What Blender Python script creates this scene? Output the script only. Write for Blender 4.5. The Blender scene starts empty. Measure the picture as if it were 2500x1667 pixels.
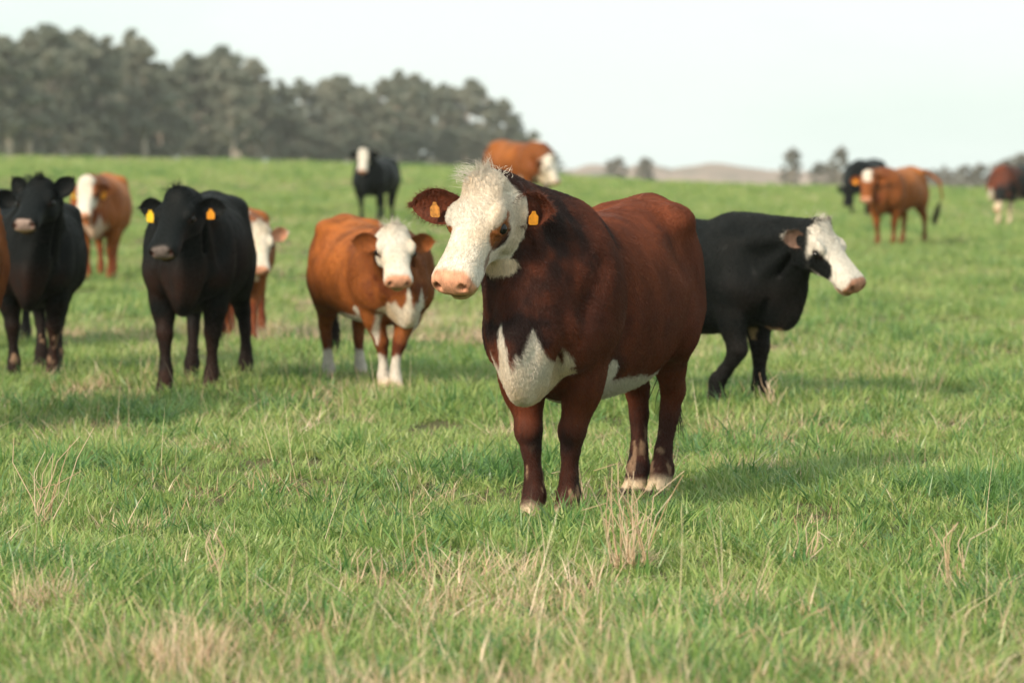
import bpy, math, random, time
import numpy as np
from mathutils import Vector, Matrix, Euler

T0 = time.time()
random.seed(7)
RNG = np.random.default_rng(7)
scene = bpy.context.scene
COL = scene.collection

# ------------------------------------------------------------------ camera
CAM_H, FPX, HORIZ = 1.44, 8403.0, 385.0          # eye height, focal length and horizon row in photo pixels
cam_d = bpy.data.cameras.new('camera')
cam = bpy.data.objects.new('camera', cam_d)
COL.objects.link(cam)
cam_d.sensor_width = 36.0
cam_d.lens = 36.0 * FPX / 2500.0
cam_d.clip_start, cam_d.clip_end = 0.1, 20000.0
PITCH = math.atan((833.5 - HORIZ) / FPX)
cam.location = (0, 0, CAM_H)
cam.rotation_euler = (math.pi / 2 - PITCH, 0, 0)
cam_d.dof.use_dof = True
cam_d.dof.focus_distance = 13.7
cam_d.dof.aperture_fstop = 3.3
scene.camera = cam

# ------------------------------------------------------------------ sky, sun, exposure
SUN_EL = math.radians(30.0)
SUN_AZ = math.atan2(-0.64, -0.77)                # bearing of the sun, from +Y towards +X
world = bpy.data.worlds.new('World')
scene.world = world
world.use_nodes = True
wn, wl = world.node_tree.nodes, world.node_tree.links
wn.clear()
w_out = wn.new('ShaderNodeOutputWorld')
w_bg = wn.new('ShaderNodeBackground')
w_sky = wn.new('ShaderNodeTexSky')
w_sky.sky_type = 'NISHITA'
w_sky.sun_disc = False
w_sky.sun_elevation = SUN_EL
w_sky.sun_rotation = SUN_AZ
w_tc = wn.new('ShaderNodeTexCoord')
w_map = wn.new('ShaderNodeMapping')
w_map.inputs['Scale'].default_value = (3.0, 3.0, 9.0)
w_no = wn.new('ShaderNodeTexNoise')
w_no.inputs['Scale'].default_value = 1.6
w_no.inputs['Detail'].default_value = 4.0
w_rp = wn.new('ShaderNodeMapRange')
w_rp.inputs['From Min'].default_value = 0.30
w_rp.inputs['From Max'].default_value = 0.58
w_rp.inputs['To Min'].default_value = 0.0
w_rp.inputs['To Max'].default_value = 1.0
w_mix = wn.new('ShaderNodeMix')
w_mix.data_type = 'RGBA'
w_mix.inputs['Factor'].default_value = 0.93
w_cl = wn.new('ShaderNodeMix')                                 # thin bright overcast, in sky-texture units
w_cl.data_type = 'RGBA'
w_cl.inputs['A'].default_value = (6.2, 7.35, 6.8, 1.0)
w_cl.inputs['B'].default_value = (7.3, 8.1, 7.7, 1.0)
wl.new(w_cl.outputs['Result'], w_mix.inputs['B'])
w_bg.inputs['Strength'].default_value = 0.10
wl.new(w_tc.outputs['Generated'], w_map.inputs['Vector'])
wl.new(w_map.outputs['Vector'], w_no.inputs['Vector'])
wl.new(w_no.outputs['Fac'], w_rp.inputs['Value'])
wl.new(w_rp.outputs['Result'], w_cl.inputs['Factor'])
wl.new(w_sky.outputs['Color'], w_mix.inputs['A'])
wl.new(w_mix.outputs['Result'], w_bg.inputs['Color'])
wl.new(w_bg.outputs['Background'], w_out.inputs['Surface'])

sun_d = bpy.data.lights.new('sun', 'SUN')
sun_d.energy = 3.4
sun_d.angle = math.radians(9.0)
sun_d.color = (1.0, 0.85, 0.66)
sun = bpy.data.objects.new('sun', sun_d)
COL.objects.link(sun)
to_sun = Vector((math.sin(SUN_AZ) * math.cos(SUN_EL), math.cos(SUN_AZ) * math.cos(SUN_EL), math.sin(SUN_EL)))
sun.rotation_euler = to_sun.to_track_quat('Z', 'Y').to_euler()

scene.view_settings.view_transform = 'Standard'
scene.view_settings.look = 'None'
scene.view_settings.exposure = 0.48
scene.view_settings.gamma = 1.0
scene.view_settings.use_curve_mapping = False
scene.render.engine = 'CYCLES'
scene.cycles.max_bounces = 6
scene.cycles.transparent_max_bounces = 8
scene.cycles.use_denoising = True
try:
    scene.cycles_curves.shape = 'RIBBONS'
except Exception:
    pass

# ------------------------------------------------------------------ helpers
def ray(px, py):
    """world direction through a photo pixel, scaled to 1 m of depth along Y"""
    a = (px - 1250.0) / FPX
    b = (833.5 - py) / FPX
    cp, sp = math.cos(PITCH), math.sin(PITCH)
    d = Vector((a, cp + b * sp, -sp + b * cp))
    return d / d.y

def lateral(px, d):
    return ray(px, HORIZ).x * d

_tab = RNG.random((64, 64, 64)).astype(np.float32)
def vnoise(p):
    p = np.asarray(p, np.float32)
    i = np.floor(p).astype(np.int32)
    f = p - i
    f = f * f * (3 - 2 * f)
    i &= 63
    j = (i + 1) & 63
    x0, y0, z0 = i[:, 0], i[:, 1], i[:, 2]
    x1, y1, z1 = j[:, 0], j[:, 1], j[:, 2]
    fx, fy, fz = f[:, 0], f[:, 1], f[:, 2]
    c00 = _tab[x0, y0, z0] * (1 - fx) + _tab[x1, y0, z0] * fx
    c10 = _tab[x0, y1, z0] * (1 - fx) + _tab[x1, y1, z0] * fx
    c01 = _tab[x0, y0, z1] * (1 - fx) + _tab[x1, y0, z1] * fx
    c11 = _tab[x0, y1, z1] * (1 - fx) + _tab[x1, y1, z1] * fx
    return (c00 * (1 - fy) + c10 * fy) * (1 - fz) + (c01 * (1 - fy) + c11 * fy) * fz - 0.5

def fbm(p, oct=3):
    p = np.asarray(p, np.float32)
    s, a, f = 0, 1.0, 1.0
    for o in range(oct):
        s = s + a * vnoise(p * f + 13.7 * o)
        a *= 0.5
        f *= 2.03
    return s

def sstep(a, b, x):
    t = np.clip((x - a) / (b - a), 0, 1)
    return t * t * (3 - 2 * t)

def mixc(a, b, t):
    t = np.asarray(t)[..., None]
    return a * (1 - t) + b * t

def mesh_from(name, verts, faces_quads=None, faces_tris=None, cols=None, smooth=True):
    me = bpy.data.meshes.new(name)
    verts = np.ascontiguousarray(verts, np.float32)
    nq = 0 if faces_quads is None else len(faces_quads)
    nt = 0 if faces_tris is None else len(faces_tris)
    me.vertices.add(len(verts))
    me.vertices.foreach_set('co', verts.ravel())
    loops = []
    if nq: loops.append(np.asarray(faces_quads, np.int32).ravel())
    if nt: loops.append(np.asarray(faces_tris, np.int32).ravel())
    lv = np.concatenate(loops)
    me.loops.add(len(lv))
    me.loops.foreach_set('vertex_index', lv)
    st = np.concatenate([np.arange(nq) * 4, nq * 4 + np.arange(nt) * 3]).astype(np.int32)
    me.polygons.add(nq + nt)
    me.polygons.foreach_set('loop_start', st)
    if smooth:
        me.polygons.foreach_set('use_smooth', np.ones(nq + nt, bool))
    if cols is not None:
        c = np.ones((len(verts), 4), np.float32)
        c[:, :cols.shape[1]] = cols
        at = me.attributes.new('coat', 'FLOAT_COLOR', 'POINT')
        at.data.foreach_set('color', c.ravel())
    me.update(calc_edges=True)
    me.validate()
    return me

def link(name, data, mat=None, parent=None, loc=None):
    o = bpy.data.objects.new(name, data)
    COL.objects.link(o)
    if mat is not None:
        data.materials.append(mat)
    if parent is not None:
        o.parent = parent
    if loc is not None:
        o.location = loc
    return o

def tag(o, label=None, cat=None, group=None, kind=None):
    if label: o['label'] = label
    if cat: o['category'] = cat
    if group: o['group'] = group
    if kind: o['kind'] = kind
    return o

def new_mat(name):
    m = bpy.data.materials.new(name)
    m.use_nodes = True
    n = m.node_tree.nodes
    return m, n, m.node_tree.links, n['Principled BSDF']

def ramp(nodes, stops, interp='LINEAR'):
    r = nodes.new('ShaderNodeValToRGB')
    el = r.color_ramp.elements
    while len(el) < len(stops):
        el.new(0.5)
    for e, (p, c) in zip(el, stops):
        e.position = p
        e.color = (*c, 1)
    r.color_ramp.interpolation = interp
    return r

# ------------------------------------------------------------------ ground
def ridge_row(px):
    return np.interp(px, [-3000, 0, 600, 900, 1200, 1370, 1560, 2000, 2500, 5500], [330, 384, 395, 402, 414, 430, 444, 458, 466, 500])

CREST = 130.0
def ground_z(x, y):
    """height of the field: level near the camera, rising gently to a crest, more on the left"""
    x = np.asarray(x, np.float64); y = np.asarray(y, np.float64)
    yy = np.maximum(y, 1.0)
    pxx = 1250 + FPX * x / np.maximum(yy, 20.0)
    zc = CAM_H - (ridge_row(np.clip(pxx, -3000, 5500)) - HORIZ) / FPX * CREST
    t = np.clip((yy - 36.0) / (CREST - 36.0), 0, 1)
    z = zc * t * t * (1.5 - 0.5 * t)
    beyond = np.clip((yy - CREST) / 110.0, 0, 1)
    zfar = CAM_H - (ridge_row(np.clip(pxx, -3000, 5500)) - HORIZ) / FPX * yy - (0.9 + 0.0012 * yy) * beyond * beyond * (3 - 2 * beyond)
    z = np.where(yy > CREST, zfar, z)
    p = np.stack([x * 0.55, y * 0.55, np.zeros_like(x)], -1).reshape(-1, 3)
    n = vnoise(p).reshape(x.shape) * 0.06 + vnoise(p * 0.19 + 5).reshape(x.shape) * 0.10
    return z + n * np.clip(1.3 - yy / 500, 0, 1)

def gz(x, y):
    return float(ground_z(np.array([x]), np.array([y]))[0])

ys = np.concatenate([np.linspace(-60, 4, 12), np.arange(5, 60, 0.6), np.geomspace(60, 320, 70)[0:], np.geomspace(335, 1120, 22)])
xs_u = np.linspace(-1, 1, 161)
xs = np.sinh(xs_u * 5.2) / math.sinh(5.2) * 720
gx, gy = np.meshgrid(xs, ys)
gzv = ground_z(gx, gy)
nrow, ncol = gx.shape
idx = np.arange(nrow * ncol).reshape(nrow, ncol)
q = np.stack([idx[:-1, :-1], idx[:-1, 1:], idx[1:, 1:], idx[1:, :-1]], -1).reshape(-1, 4)
me = mesh_from('field', np.stack([gx, gy, gzv], -1).reshape(-1, 3), q)
m_ground, n, l, b = new_mat('turf')
geo = n.new('ShaderNodeNewGeometry')
mp = n.new('ShaderNodeMapping'); mp.inputs['Scale'].default_value = (1.0, 0.32, 1.0)
l.new(geo.outputs['Position'], mp.inputs['Vector'])
n1 = n.new('ShaderNodeTexNoise'); n1.inputs['Scale'].default_value = 0.35; n1.inputs['Detail'].default_value = 6
n2 = n.new('ShaderNodeTexNoise'); n2.inputs['Scale'].default_value = 5.0; n2.inputs['Detail'].default_value = 4
l.new(mp.outputs['Vector'], n1.inputs['Vector']); l.new(geo.outputs['Position'], n2.inputs['Vector'])
r1 = ramp(n, [(0.30, (0.12, 0.17, 0.045)), (0.46, (0.19, 0.245, 0.07)), (0.58, (0.26, 0.285, 0.105)), (0.70, (0.36, 0.29, 0.17))])
r2 = ramp(n, [(0.35, (0.55, 0.6, 0.5)), (0.65, (1.1, 1.1, 1.0))])
mx = n.new('ShaderNodeMix'); mx.data_type = 'RGBA'; mx.blend_type = 'MULTIPLY'; mx.inputs['Factor'].default_value = 0.7
l.new(n1.outputs['Fac'], r1.inputs['Fac']); l.new(n2.outputs['Fac'], r2.inputs['Fac'])
l.new(r1.outputs['Color'], mx.inputs['A']); l.new(r2.outputs['Color'], mx.inputs['B'])
spx = n.new('ShaderNodeSeparateXYZ'); l.new(geo.outputs['Position'], spx.inputs['Vector'])
mrg = n.new('ShaderNodeMapRange'); mrg.inputs['From Min'].default_value = 45; mrg.inputs['From Max'].default_value = 110
l.new(spx.outputs['Y'], mrg.inputs['Value'])
r3 = ramp(n, [(0.35, (0.055, 0.062, 0.024)), (0.6, (0.12, 0.105, 0.05))]); l.new(n2.outputs['Fac'], r3.inputs['Fac'])
mx3 = n.new('ShaderNodeMix'); mx3.data_type = 'RGBA'; l.new(mrg.outputs['Result'], mx3.inputs['Factor'])
l.new(r3.outputs['Color'], mx3.inputs['A']); l.new(mx.outputs['Result'], mx3.inputs['B'])
l.new(mx3.outputs['Result'], b.inputs['Base Color'])
b.inputs['Roughness'].default_value = 0.95
b.inputs['Specular IOR Level'].default_value = 0.1
field = tag(link('field_ground', me, m_ground), 'gently sloping green pasture reaching to the skyline', None, None, 'structure')

# far dunes on the right skyline
m_dune, n, l, b = new_mat('dune_scrub')
geo = n.new('ShaderNodeNewGeometry')
n1 = n.new('ShaderNodeTexNoise'); n1.inputs['Scale'].default_value = 0.06; n1.inputs['Detail'].default_value = 6
l.new(geo.outputs['Position'], n1.inputs['Vector'])
r1 = ramp(n, [(0.38, (0.17, 0.165, 0.135)), (0.5, (0.29, 0.225, 0.19)), (0.62, (0.36, 0.275, 0.235))])
l.new(n1.outputs['Fac'], r1.inputs['Fac']); l.new(r1.outputs['Color'], b.inputs['Base Color'])
b.inputs['Roughness'].default_value = 1.0
D_D = 900.0
du = np.linspace(1180, 2900, 240)
top = np.interp(du, [1180, 1330, 1400, 1450, 1520, 1580, 1640, 1700, 1760, 1830, 1900, 2000, 2150, 2300, 2500, 2900],
                [436, 415, 412, 399, 412, 396, 414, 403, 398, 408, 416, 415, 424, 428, 434, 442])
top = top + 6 * fbm(np.stack([du * 0.03, du * 0, du * 0], -1), 3)
prof = [(-60, 0.0), (-30, 0.55), (0, 1.0), (40, 0.6), (90, 0.0)]
vv, zz0 = [], -14.0
for dy, k in prof:
    X = (du - 1250) / FPX * (D_D + dy)
    Z = CAM_H - (top - HORIZ) / FPX * D_D
    vv.append(np.stack([X, np.full_like(X, D_D + dy), zz0 + (Z - zz0) * k], -1))
vv = np.stack(vv)
idx = np.arange(vv.shape[0] * vv.shape[1]).reshape(vv.shape[:2])
q = np.stack([idx[:-1, :-1], idx[:-1, 1:], idx[1:, 1:], idx[1:, :-1]], -1).reshape(-1, 4)
tag(link('dune_hills', mesh_from('dune_hills', vv.reshape(-1, 3), q), m_dune), 'low pinkish tan dunes along the far skyline', None, None, 'structure')

# ------------------------------------------------------------------ trees
m_bark, n, l, b = new_mat('pale_bark')
geo = n.new('ShaderNodeTexCoord')
n1 = n.new('ShaderNodeTexNoise'); n1.inputs['Scale'].default_value = 1.5; n1.inputs['Detail'].default_value = 5
l.new(geo.outputs['Object'], n1.inputs['Vector'])
r1 = ramp(n, [(0.35, (0.28, 0.23, 0.19)), (0.6, (0.50, 0.42, 0.36))])
l.new(n1.outputs['Fac'], r1.inputs['Fac']); l.new(r1.outputs['Color'], b.inputs['Base Color'])
b.inputs['Roughness'].default_value = 0.9

def leaf_mat(name, c0, c1, c2):
    m, n, l, b = new_mat(name)
    at = n.new('ShaderNodeAttribute'); at.attribute_name = 'coat'
    oi = n.new('ShaderNodeObjectInfo')
    sep = n.new('ShaderNodeSeparateColor')
    l.new(at.outputs['Color'], sep.inputs['Color'])
    ad = n.new('ShaderNodeMath'); ad.operation = 'MULTIPLY_ADD'
    ad.inputs[1].default_value = 0.35
    l.new(oi.outputs['Random'], ad.inputs[0]); l.new(sep.outputs['Red'], ad.inputs[2])
    r = ramp(n, [(0.1, c0), (0.6, c1), (1.1, c2)])
    l.new(ad.outputs['Value'], r.inputs['Fac']); l.new(r.outputs['Color'], b.inputs['Base Color'])
    b.inputs['Roughness'].default_value = 0.7
    b.inputs['Specular IOR Level'].default_value = 0.2
    tr = n.new('ShaderNodeBsdfTranslucent'); l.new(r.outputs['Color'], tr.inputs['Color'])
    ms = n.new('ShaderNodeMixShader'); ms.inputs['Fac'].default_value = 0.4
    l.new(b.outputs['BSDF'], ms.inputs[1]); l.new(tr.outputs['BSDF'], ms.inputs[2])
    l.new(ms.outputs['Shader'], n['Material Output'].inputs['Surface'])
    return m
m_leaf = leaf_mat('eucalyptus_leaf', (0.17, 0.20, 0.16), (0.25, 0.26, 0.21), (0.34, 0.335, 0.27))
m_scrub = leaf_mat('far_scrub_leaf', (0.16, 0.16, 0.13), (0.24, 0.22, 0.18), (0.33, 0.28, 0.23))

def tube(path, radii, sides=7):
    path = np.asarray(path, float)
    v, f = [], []
    for i, p in enumerate(path):
        t = path[min(i + 1, len(path) - 1)] - path[max(i - 1, 0)]
        t /= np.linalg.norm(t) + 1e-9
        a = np.cross(t, [0.13, 0.91, 0.2]); a /= np.linalg.norm(a) + 1e-9
        c = np.cross(t, a)
        for k in range(sides):
            th = 2 * math.pi * k / sides
            v.append(p + radii[i] * (math.cos(th) * a + math.sin(th) * c))
    for i in range(len(path) - 1):
        for k in range(sides):
            k2 = (k + 1) % sides
            f.append((i * sides + k, i * sides + k2, (i + 1) * sides + k2, (i + 1) * sides + k))
    return np.array(v), np.array(f)

def tree_meshes(seed, H, W, low, nclump=52, nleaf=130, leaf=0.30):
    """a tall gum tree of height H: trunk with forking limbs, foliage in separate tufts at the limb ends"""
    r = np.random.default_rng(seed)
    V, F, off = [], [], 0
    def add(path, rad, s=6):
        nonlocal off
        v, f = tube(path, rad, s)
        V.append(v); F.append(f + off); off += len(v)
    lean = r.normal(0, 0.05, 2)
    tp = [np.array([lean[0] * z + 0.25 * math.sin(z * 0.5 + seed), lean[1] * z, z]) for z in np.linspace(-0.8, H * 0.86, 9)]
    add(tp, np.linspace(H * 0.022, H * 0.006, 9), 8)
    tips = []
    nl = 16
    for i in range(nl):
        t = low + (0.97 - low) * (i + r.random() * 0.7) / nl
        base = np.array([np.interp(t * H * 0.86, np.linspace(-0.8, H * 0.86, 9), [p[k] for p in tp]) for k in range(3)])
        az = i * 2.4 + r.random()
        prof = math.sin(math.pi * min(1, (t - low) / (1 - low) * 0.75 + 0.25)) ** 0.7
        L = W * (0.55 + 0.5 * r.random()) * max(0.35, prof)
        up = 0.5 + 0.6 * r.random()
        d = np.array([math.cos(az), math.sin(az), up]); d /= np.linalg.norm(d)
        mid = base + d * L * 0.5 + np.array([0, 0, L * 0.06])
        end = base + d * L + np.array([0, 0, L * 0.22])
        add([base, mid, end], [H * 0.009, H * 0.006, H * 0.002], 5)
        tips.append(end); tips.append(mid + r.normal(0, 0.35, 3))
        e2 = mid + np.array([math.cos(az + 0.9), math.sin(az + 0.9), 0.5]) * L * 0.5
        add([mid, e2], [H * 0.005, H * 0.002], 4)
        tips.append(e2)
    tips.append(tp[-1]); tips.append(tp[-1] + np.array([0.3, 0.2, 0.7]))
    tips = np.array(tips)
    trunk = mesh_from('trunk', np.concatenate(V), np.concatenate(F))
    sel = r.permutation(len(tips))[:nclump]
    P, C = [], []
    for c in tips[sel]:
        R = np.array([1.0, 1.0, 0.62]) * (0.5 + 0.7 * r.random()) * W * 0.265
        k = int(nleaf * (0.7 + 0.6 * r.random()))
        u = r.normal(0, 1, (k, 3)); u /= np.linalg.norm(u, axis=1)[:, None]
        pts = c + u * R * (r.random((k, 1)) ** 0.45)
        P.append(pts); C.append(np.full(k, r.random() * 0.5) + r.random(k) * 0.3)
    P = np.concatenate(P); C = np.concatenate(C)
    k = len(P)
    a = r.normal(0, 1, (k, 3)); a /= np.linalg.norm(a, axis=1)[:, None]
    bb = np.cross(a, r.normal(0, 1, (k, 3))); bb /= np.linalg.norm(bb, axis=1)[:, None]
    s = leaf * (0.6 + 0.8 * r.random((k, 1)))
    vv = np.stack([P - a * s, P + bb * s * 0.5, P + a * s, P - bb * s * 0.5], 1).reshape(-1, 3)
    crown = mesh_from('crown', vv, np.arange(4 * k).reshape(-1, 4), cols=np.repeat(C, 4)[:, None].repeat(3, 1), smooth=False)
    crown.materials.append(m_leaf)
    trunk.materials.append(m_bark)
    return trunk, crown

TREES = [tree_meshes(20 + i, 16.0, [4.2, 3.4, 4.8, 3.8, 4.4, 3.2][i], [0.10, 0.16, 0.08, 0.2, 0.12, 0.06][i]) for i in range(6)]

def put_tree(var, px, d, H, label, group='gum trees of the wood on the left', name='gum_tree', mats=None, widen=1.0):
    tr, cr = TREES[var]
    x = lateral(px, d)
    root = bpy.data.objects.new(name, None); COL.objects.link(root)
    root.location = (x, d, gz(x, d) - 0.05)
    s = H / 15.0
    root.scale = (s * widen, s * widen, s)
    root.rotation_euler = (0, 0, random.random() * 6.28)
    link('trunk', tr, None, root)
    c = link('crown', cr, None, root)
    if mats:
        c.data = cr.copy(); c.data.materials.clear(); c.data.materials.append(mats)
    tag(root, label, 'tree', group)
    return root

sky_px = [-220, -60, 0, 60, 130, 200, 250, 310, 350, 385, 440, 500, 560, 600, 630, 670, 740, 800, 860, 930, 980, 1010, 1060, 1100, 1150, 1190, 1230, 1260]
sky_py = [70, 80, 100, 72, 55, 80, 92, 66, 95, 160, 140, 112, 112, 170, 140, 190, 195, 182, 185, 190, 166, 180, 215, 188, 200, 220, 210, 320]
def grove_dist(px):
    return 380 + 150 * np.clip(px / 1250.0, -0.3, 1.05)
front = [(-40, 1), (22, 3), (70, 0), (128, 2), (178, 4), (235, 1), (305, 5), (352, 3), (420, 0), (478, 4), (528, 2), (575, 1), (628, 3), (690, 5),
         (748, 0), (805, 4), (858, 2), (915, 1), (972, 0), (1018, 3), (1082, 4), (1132, 2), (1188, 5)]
ORD = 'first second third fourth fifth sixth seventh eighth ninth tenth eleventh twelfth thirteenth fourteenth fifteenth sixteenth seventeenth eighteenth nineteenth twentieth twenty-first twenty-second'.split()
for i, (px, v) in enumerate(front):
    d = float(grove_dist(px)) + random.uniform(-12, 14)
    py = float(np.interp(px, sky_px, sky_py))
    base = float(np.interp(px, [0, 1300], [384, 414]))
    H = (CAM_H - gz(lateral(px, d), d)) + (HORIZ - py) / FPX * d
    put_tree(v, px, d, H * random.uniform(0.98, 1.03), 'tall grey-green gum tree of the wood cut by the left edge' if px < 0 else
             'tall grey-green gum tree of the wood, %s from the left edge' % ORD[i - 1], widen=1.1)
for i in range(26):                                # ranks behind, a little lower, that close the wood
    px = -20 + i * 47 + random.uniform(-18, 18)
    d = float(grove_dist(px)) + 38 + random.uniform(0, 30)
    py = float(np.interp(px, sky_px, sky_py)) + 55 + random.uniform(0, 40)
    if px > 1200: continue
    H = (CAM_H - gz(lateral(px, d), d)) + (HORIZ - py) / FPX * d
    put_tree(i % 6, px, d, H, 'grey gum tree standing deeper in the wood', 'gum trees deeper in the wood', widen=1.5)
for i in range(24):                                # leafy young trees along the wood's edge that close it near the ground
    px = -15 + i * 52 + random.uniform(-15, 15)
    d = float(grove_dist(px)) - 8 + random.uniform(-6, 20)
    py = float(np.interp(px, [0, 1300], [384, 414])) - random.uniform(95, 165) * (1.0 - 0.25 * px / 1250)
    H = (CAM_H - gz(lateral(px, d), d)) + (HORIZ - py) / FPX * d
    if px < 1235:
        put_tree((i * 5) % 6, px, d, H, 'low bushy young gum tree at the foot of the wood', 'young trees at the edge of the wood', name='young_gum_tree', widen=1.6)
put_tree(3, 1235, 520, 12.5, 'slender tree at the right end of the wood, above the far brown cow', None)
put_tree(5, 1262, 525, 10.5, 'small loose tree just past the right end of the wood', None, widen=1.2)
put_tree(2, 1296, 520, 8.0, 'thin low tree trailing off the right end of the wood', None, widen=0.9)
put_tree(1, 1345, 500, 5.2, 'low dark tree beside the far brown cow on the skyline', None, widen=1.7)
far = [(1928, 640, 7.0, 'faint leaning tree on the skyline left of the grazing black cow'), (2045, 640, 7.6, 'faint tree on the skyline just left of the grazing black cow'),
       (1500, 780, 5.0, 'faint small tree on the dunes behind the near brown cow'), (1575, 800, 5.6, 'faint tree on the dune top above the near brown cow'),
       (2010, 700, 5.0, 'faint low tree under the skyline left of the far brown cow'), (2310, 640, 4.2, 'low grey bush on the skyline right of the far brown cow'),
       (2350, 660, 4.6, 'grey rounded bush between the two right-hand cows on the skyline'), (2400, 640, 4.8, 'grey bush just left of the dark cow at the right edge'),
       (2455, 620, 5.4, 'grey tree behind the dark cow at the right edge'), (2500, 600, 6.2, 'taller grey tree at the right edge of the skyline'), (2270, 660, 3.6, 'smallest grey bush beside the raised tail on the skyline')]
for i, (px, d, H, lab) in enumerate(far):
    put_tree(i % 6, px, d, H + 2.0, lab, 'far trees on the right skyline', name='far_tree', mats=m_scrub, widen=1.1 if H > 6.5 else 1.7)
print('trees', time.time() - T0)

# ------------------------------------------------------------------ cattle: signed distance body, polygonised
def catmull(tab, nsamp=160):
    tab = np.asarray(tab, np.float64)
    u = tab[:, 0]
    uu = np.linspace(u[0], u[-1], nsamp)
    out = []
    for c in range(1, tab.shape[1]):
        y = tab[:, c]
        m = np.gradient(y, u)
        k = np.clip(np.searchsorted(u, uu, side='right') - 1, 0, len(u) - 2)
        h = u[k + 1] - u[k]
        t = (uu - u[k]) / h
        out.append((2 * t**3 - 3 * t**2 + 1) * y[k] + (t**3 - 2 * t**2 + t) * h * m[k] + (-2 * t**3 + 3 * t**2) * y[k + 1] + (t**3 - t**2) * h * m[k + 1])
    return uu.astype(np.float32), [o.astype(np.float32) for o in out]

class Loft:
    """solid along local x; table rows: x, top, bottom, half width, exponent, narrowing towards the bottom"""
    def __init__(self, tab, R=None, o=(0, 0, 0)):
        self.uu, self.c = catmull(tab)
        self.R = np.eye(3) if R is None else np.asarray(R)
        self.o = np.asarray(o, float)
        lo = np.array([self.uu[0], -self.c[2].max(), self.c[1].min()]); hi = np.array([self.uu[-1], self.c[2].max(), self.c[0].max()])
        cs = np.array([[(lo, hi)[i][0], (lo, hi)[j][1], (lo, hi)[k][2]] for i in (0, 1) for j in (0, 1) for k in (0, 1)])
        cs = cs @ self.R.T + self.o
        self.lo, self.hi = cs.min(0), cs.max(0)
    def local(self, P):
        return (P - self.o.astype(np.float32)) @ self.R.astype(np.float32)
    def __call__(self, P):
        L = self.local(P)
        x = np.clip(L[:, 0], self.uu[0], self.uu[-1])
        top, bot, hw, ex, nar = [np.interp(x, self.uu, c).astype(np.float32) for c in self.c]
        cz, hz = (top + bot) / 2, np.maximum((top - bot) / 2, 1e-3)
        b = (L[:, 2] - cz) / hz
        w = hw * (1 - nar * np.clip(0.5 - 0.5 * b, 0, 1))
        a = np.abs(L[:, 1]) / np.maximum(w, 1e-3)
        b = np.abs(b)
        rr = (a ** ex + b ** ex + 1e-9) ** (1 / ex)
        rad = np.hypot(L[:, 1], L[:, 2] - cz)
        ds = rad * (1 - 1 / np.maximum(rr, 1e-3))
        ds = np.where(rr < 0.25, (rr - 1) * np.minimum(w, hz), ds)
        dx = np.abs(L[:, 0] - x)
        return np.where(dx > 0, np.hypot(np.maximum(ds, 0), dx), ds)

class Cone:
    def __init__(self, a, b, ra, rb, sy=1.0):
        self.a, self.b, self.ra, self.rb, self.sy = np.asarray(a, np.float32), np.asarray(b, np.float32), ra, rb, sy
        r = max(ra, rb) * max(1, sy)
        self.lo, self.hi = np.minimum(self.a, self.b) - r, np.maximum(self.a, self.b) + r
    def __call__(self, P):
        p = P - self.a
        ba = self.b - self.a
        t = np.clip((p @ ba) / max(float(ba @ ba), 1e-9), 0, 1)
        q = p - t[:, None] * ba
        if self.sy != 1.0:
            q = q * np.array([1, 1 / self.sy, 1], np.float32)
        return (np.sqrt((q * q).sum(1)) - (self.ra + (self.rb - self.ra) * t)) * min(1.0, self.sy)

class Ell:
    def __init__(self, c, r, R=None):
        self.c, self.r = np.asarray(c, np.float32), np.asarray(r, np.float32)
        self.R = np.eye(3, dtype=np.float32) if R is None else np.asarray(R, np.float32)
        e = np.abs(self.R) @ self.r
        self.lo, self.hi = self.c - e, self.c + e
    def __call__(self, P):
        q = (P - self.c) @ self.R
        k0 = np.sqrt(((q / self.r) ** 2).sum(1))
        k1 = np.sqrt(((q / self.r ** 2) ** 2).sum(1)) + 1e-6
        return k0 * (k0 - 1) / k1

def smin(a, b, k):
    h = np.clip(0.5 + 0.5 * (b - a) / k, 0, 1)
    return b + (a - b) * h - k * h * (1 - h)

def evalf(prims, P, margin):
    d = np.full(len(P), 10.0, np.float32)
    for f, k, op in prims:
        lo, hi = f.lo - margin - k, f.hi + margin + k
        m = np.nonzero(((P >= lo) & (P <= hi)).all(1))[0]
        if len(m) == 0: continue
        v = f(P[m]).astype(np.float32)
        if op > 0:
            d[m] = smin(d[m], v, k)
        else:
            d[m] = -smin(-d[m], v, k)
    return d

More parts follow.
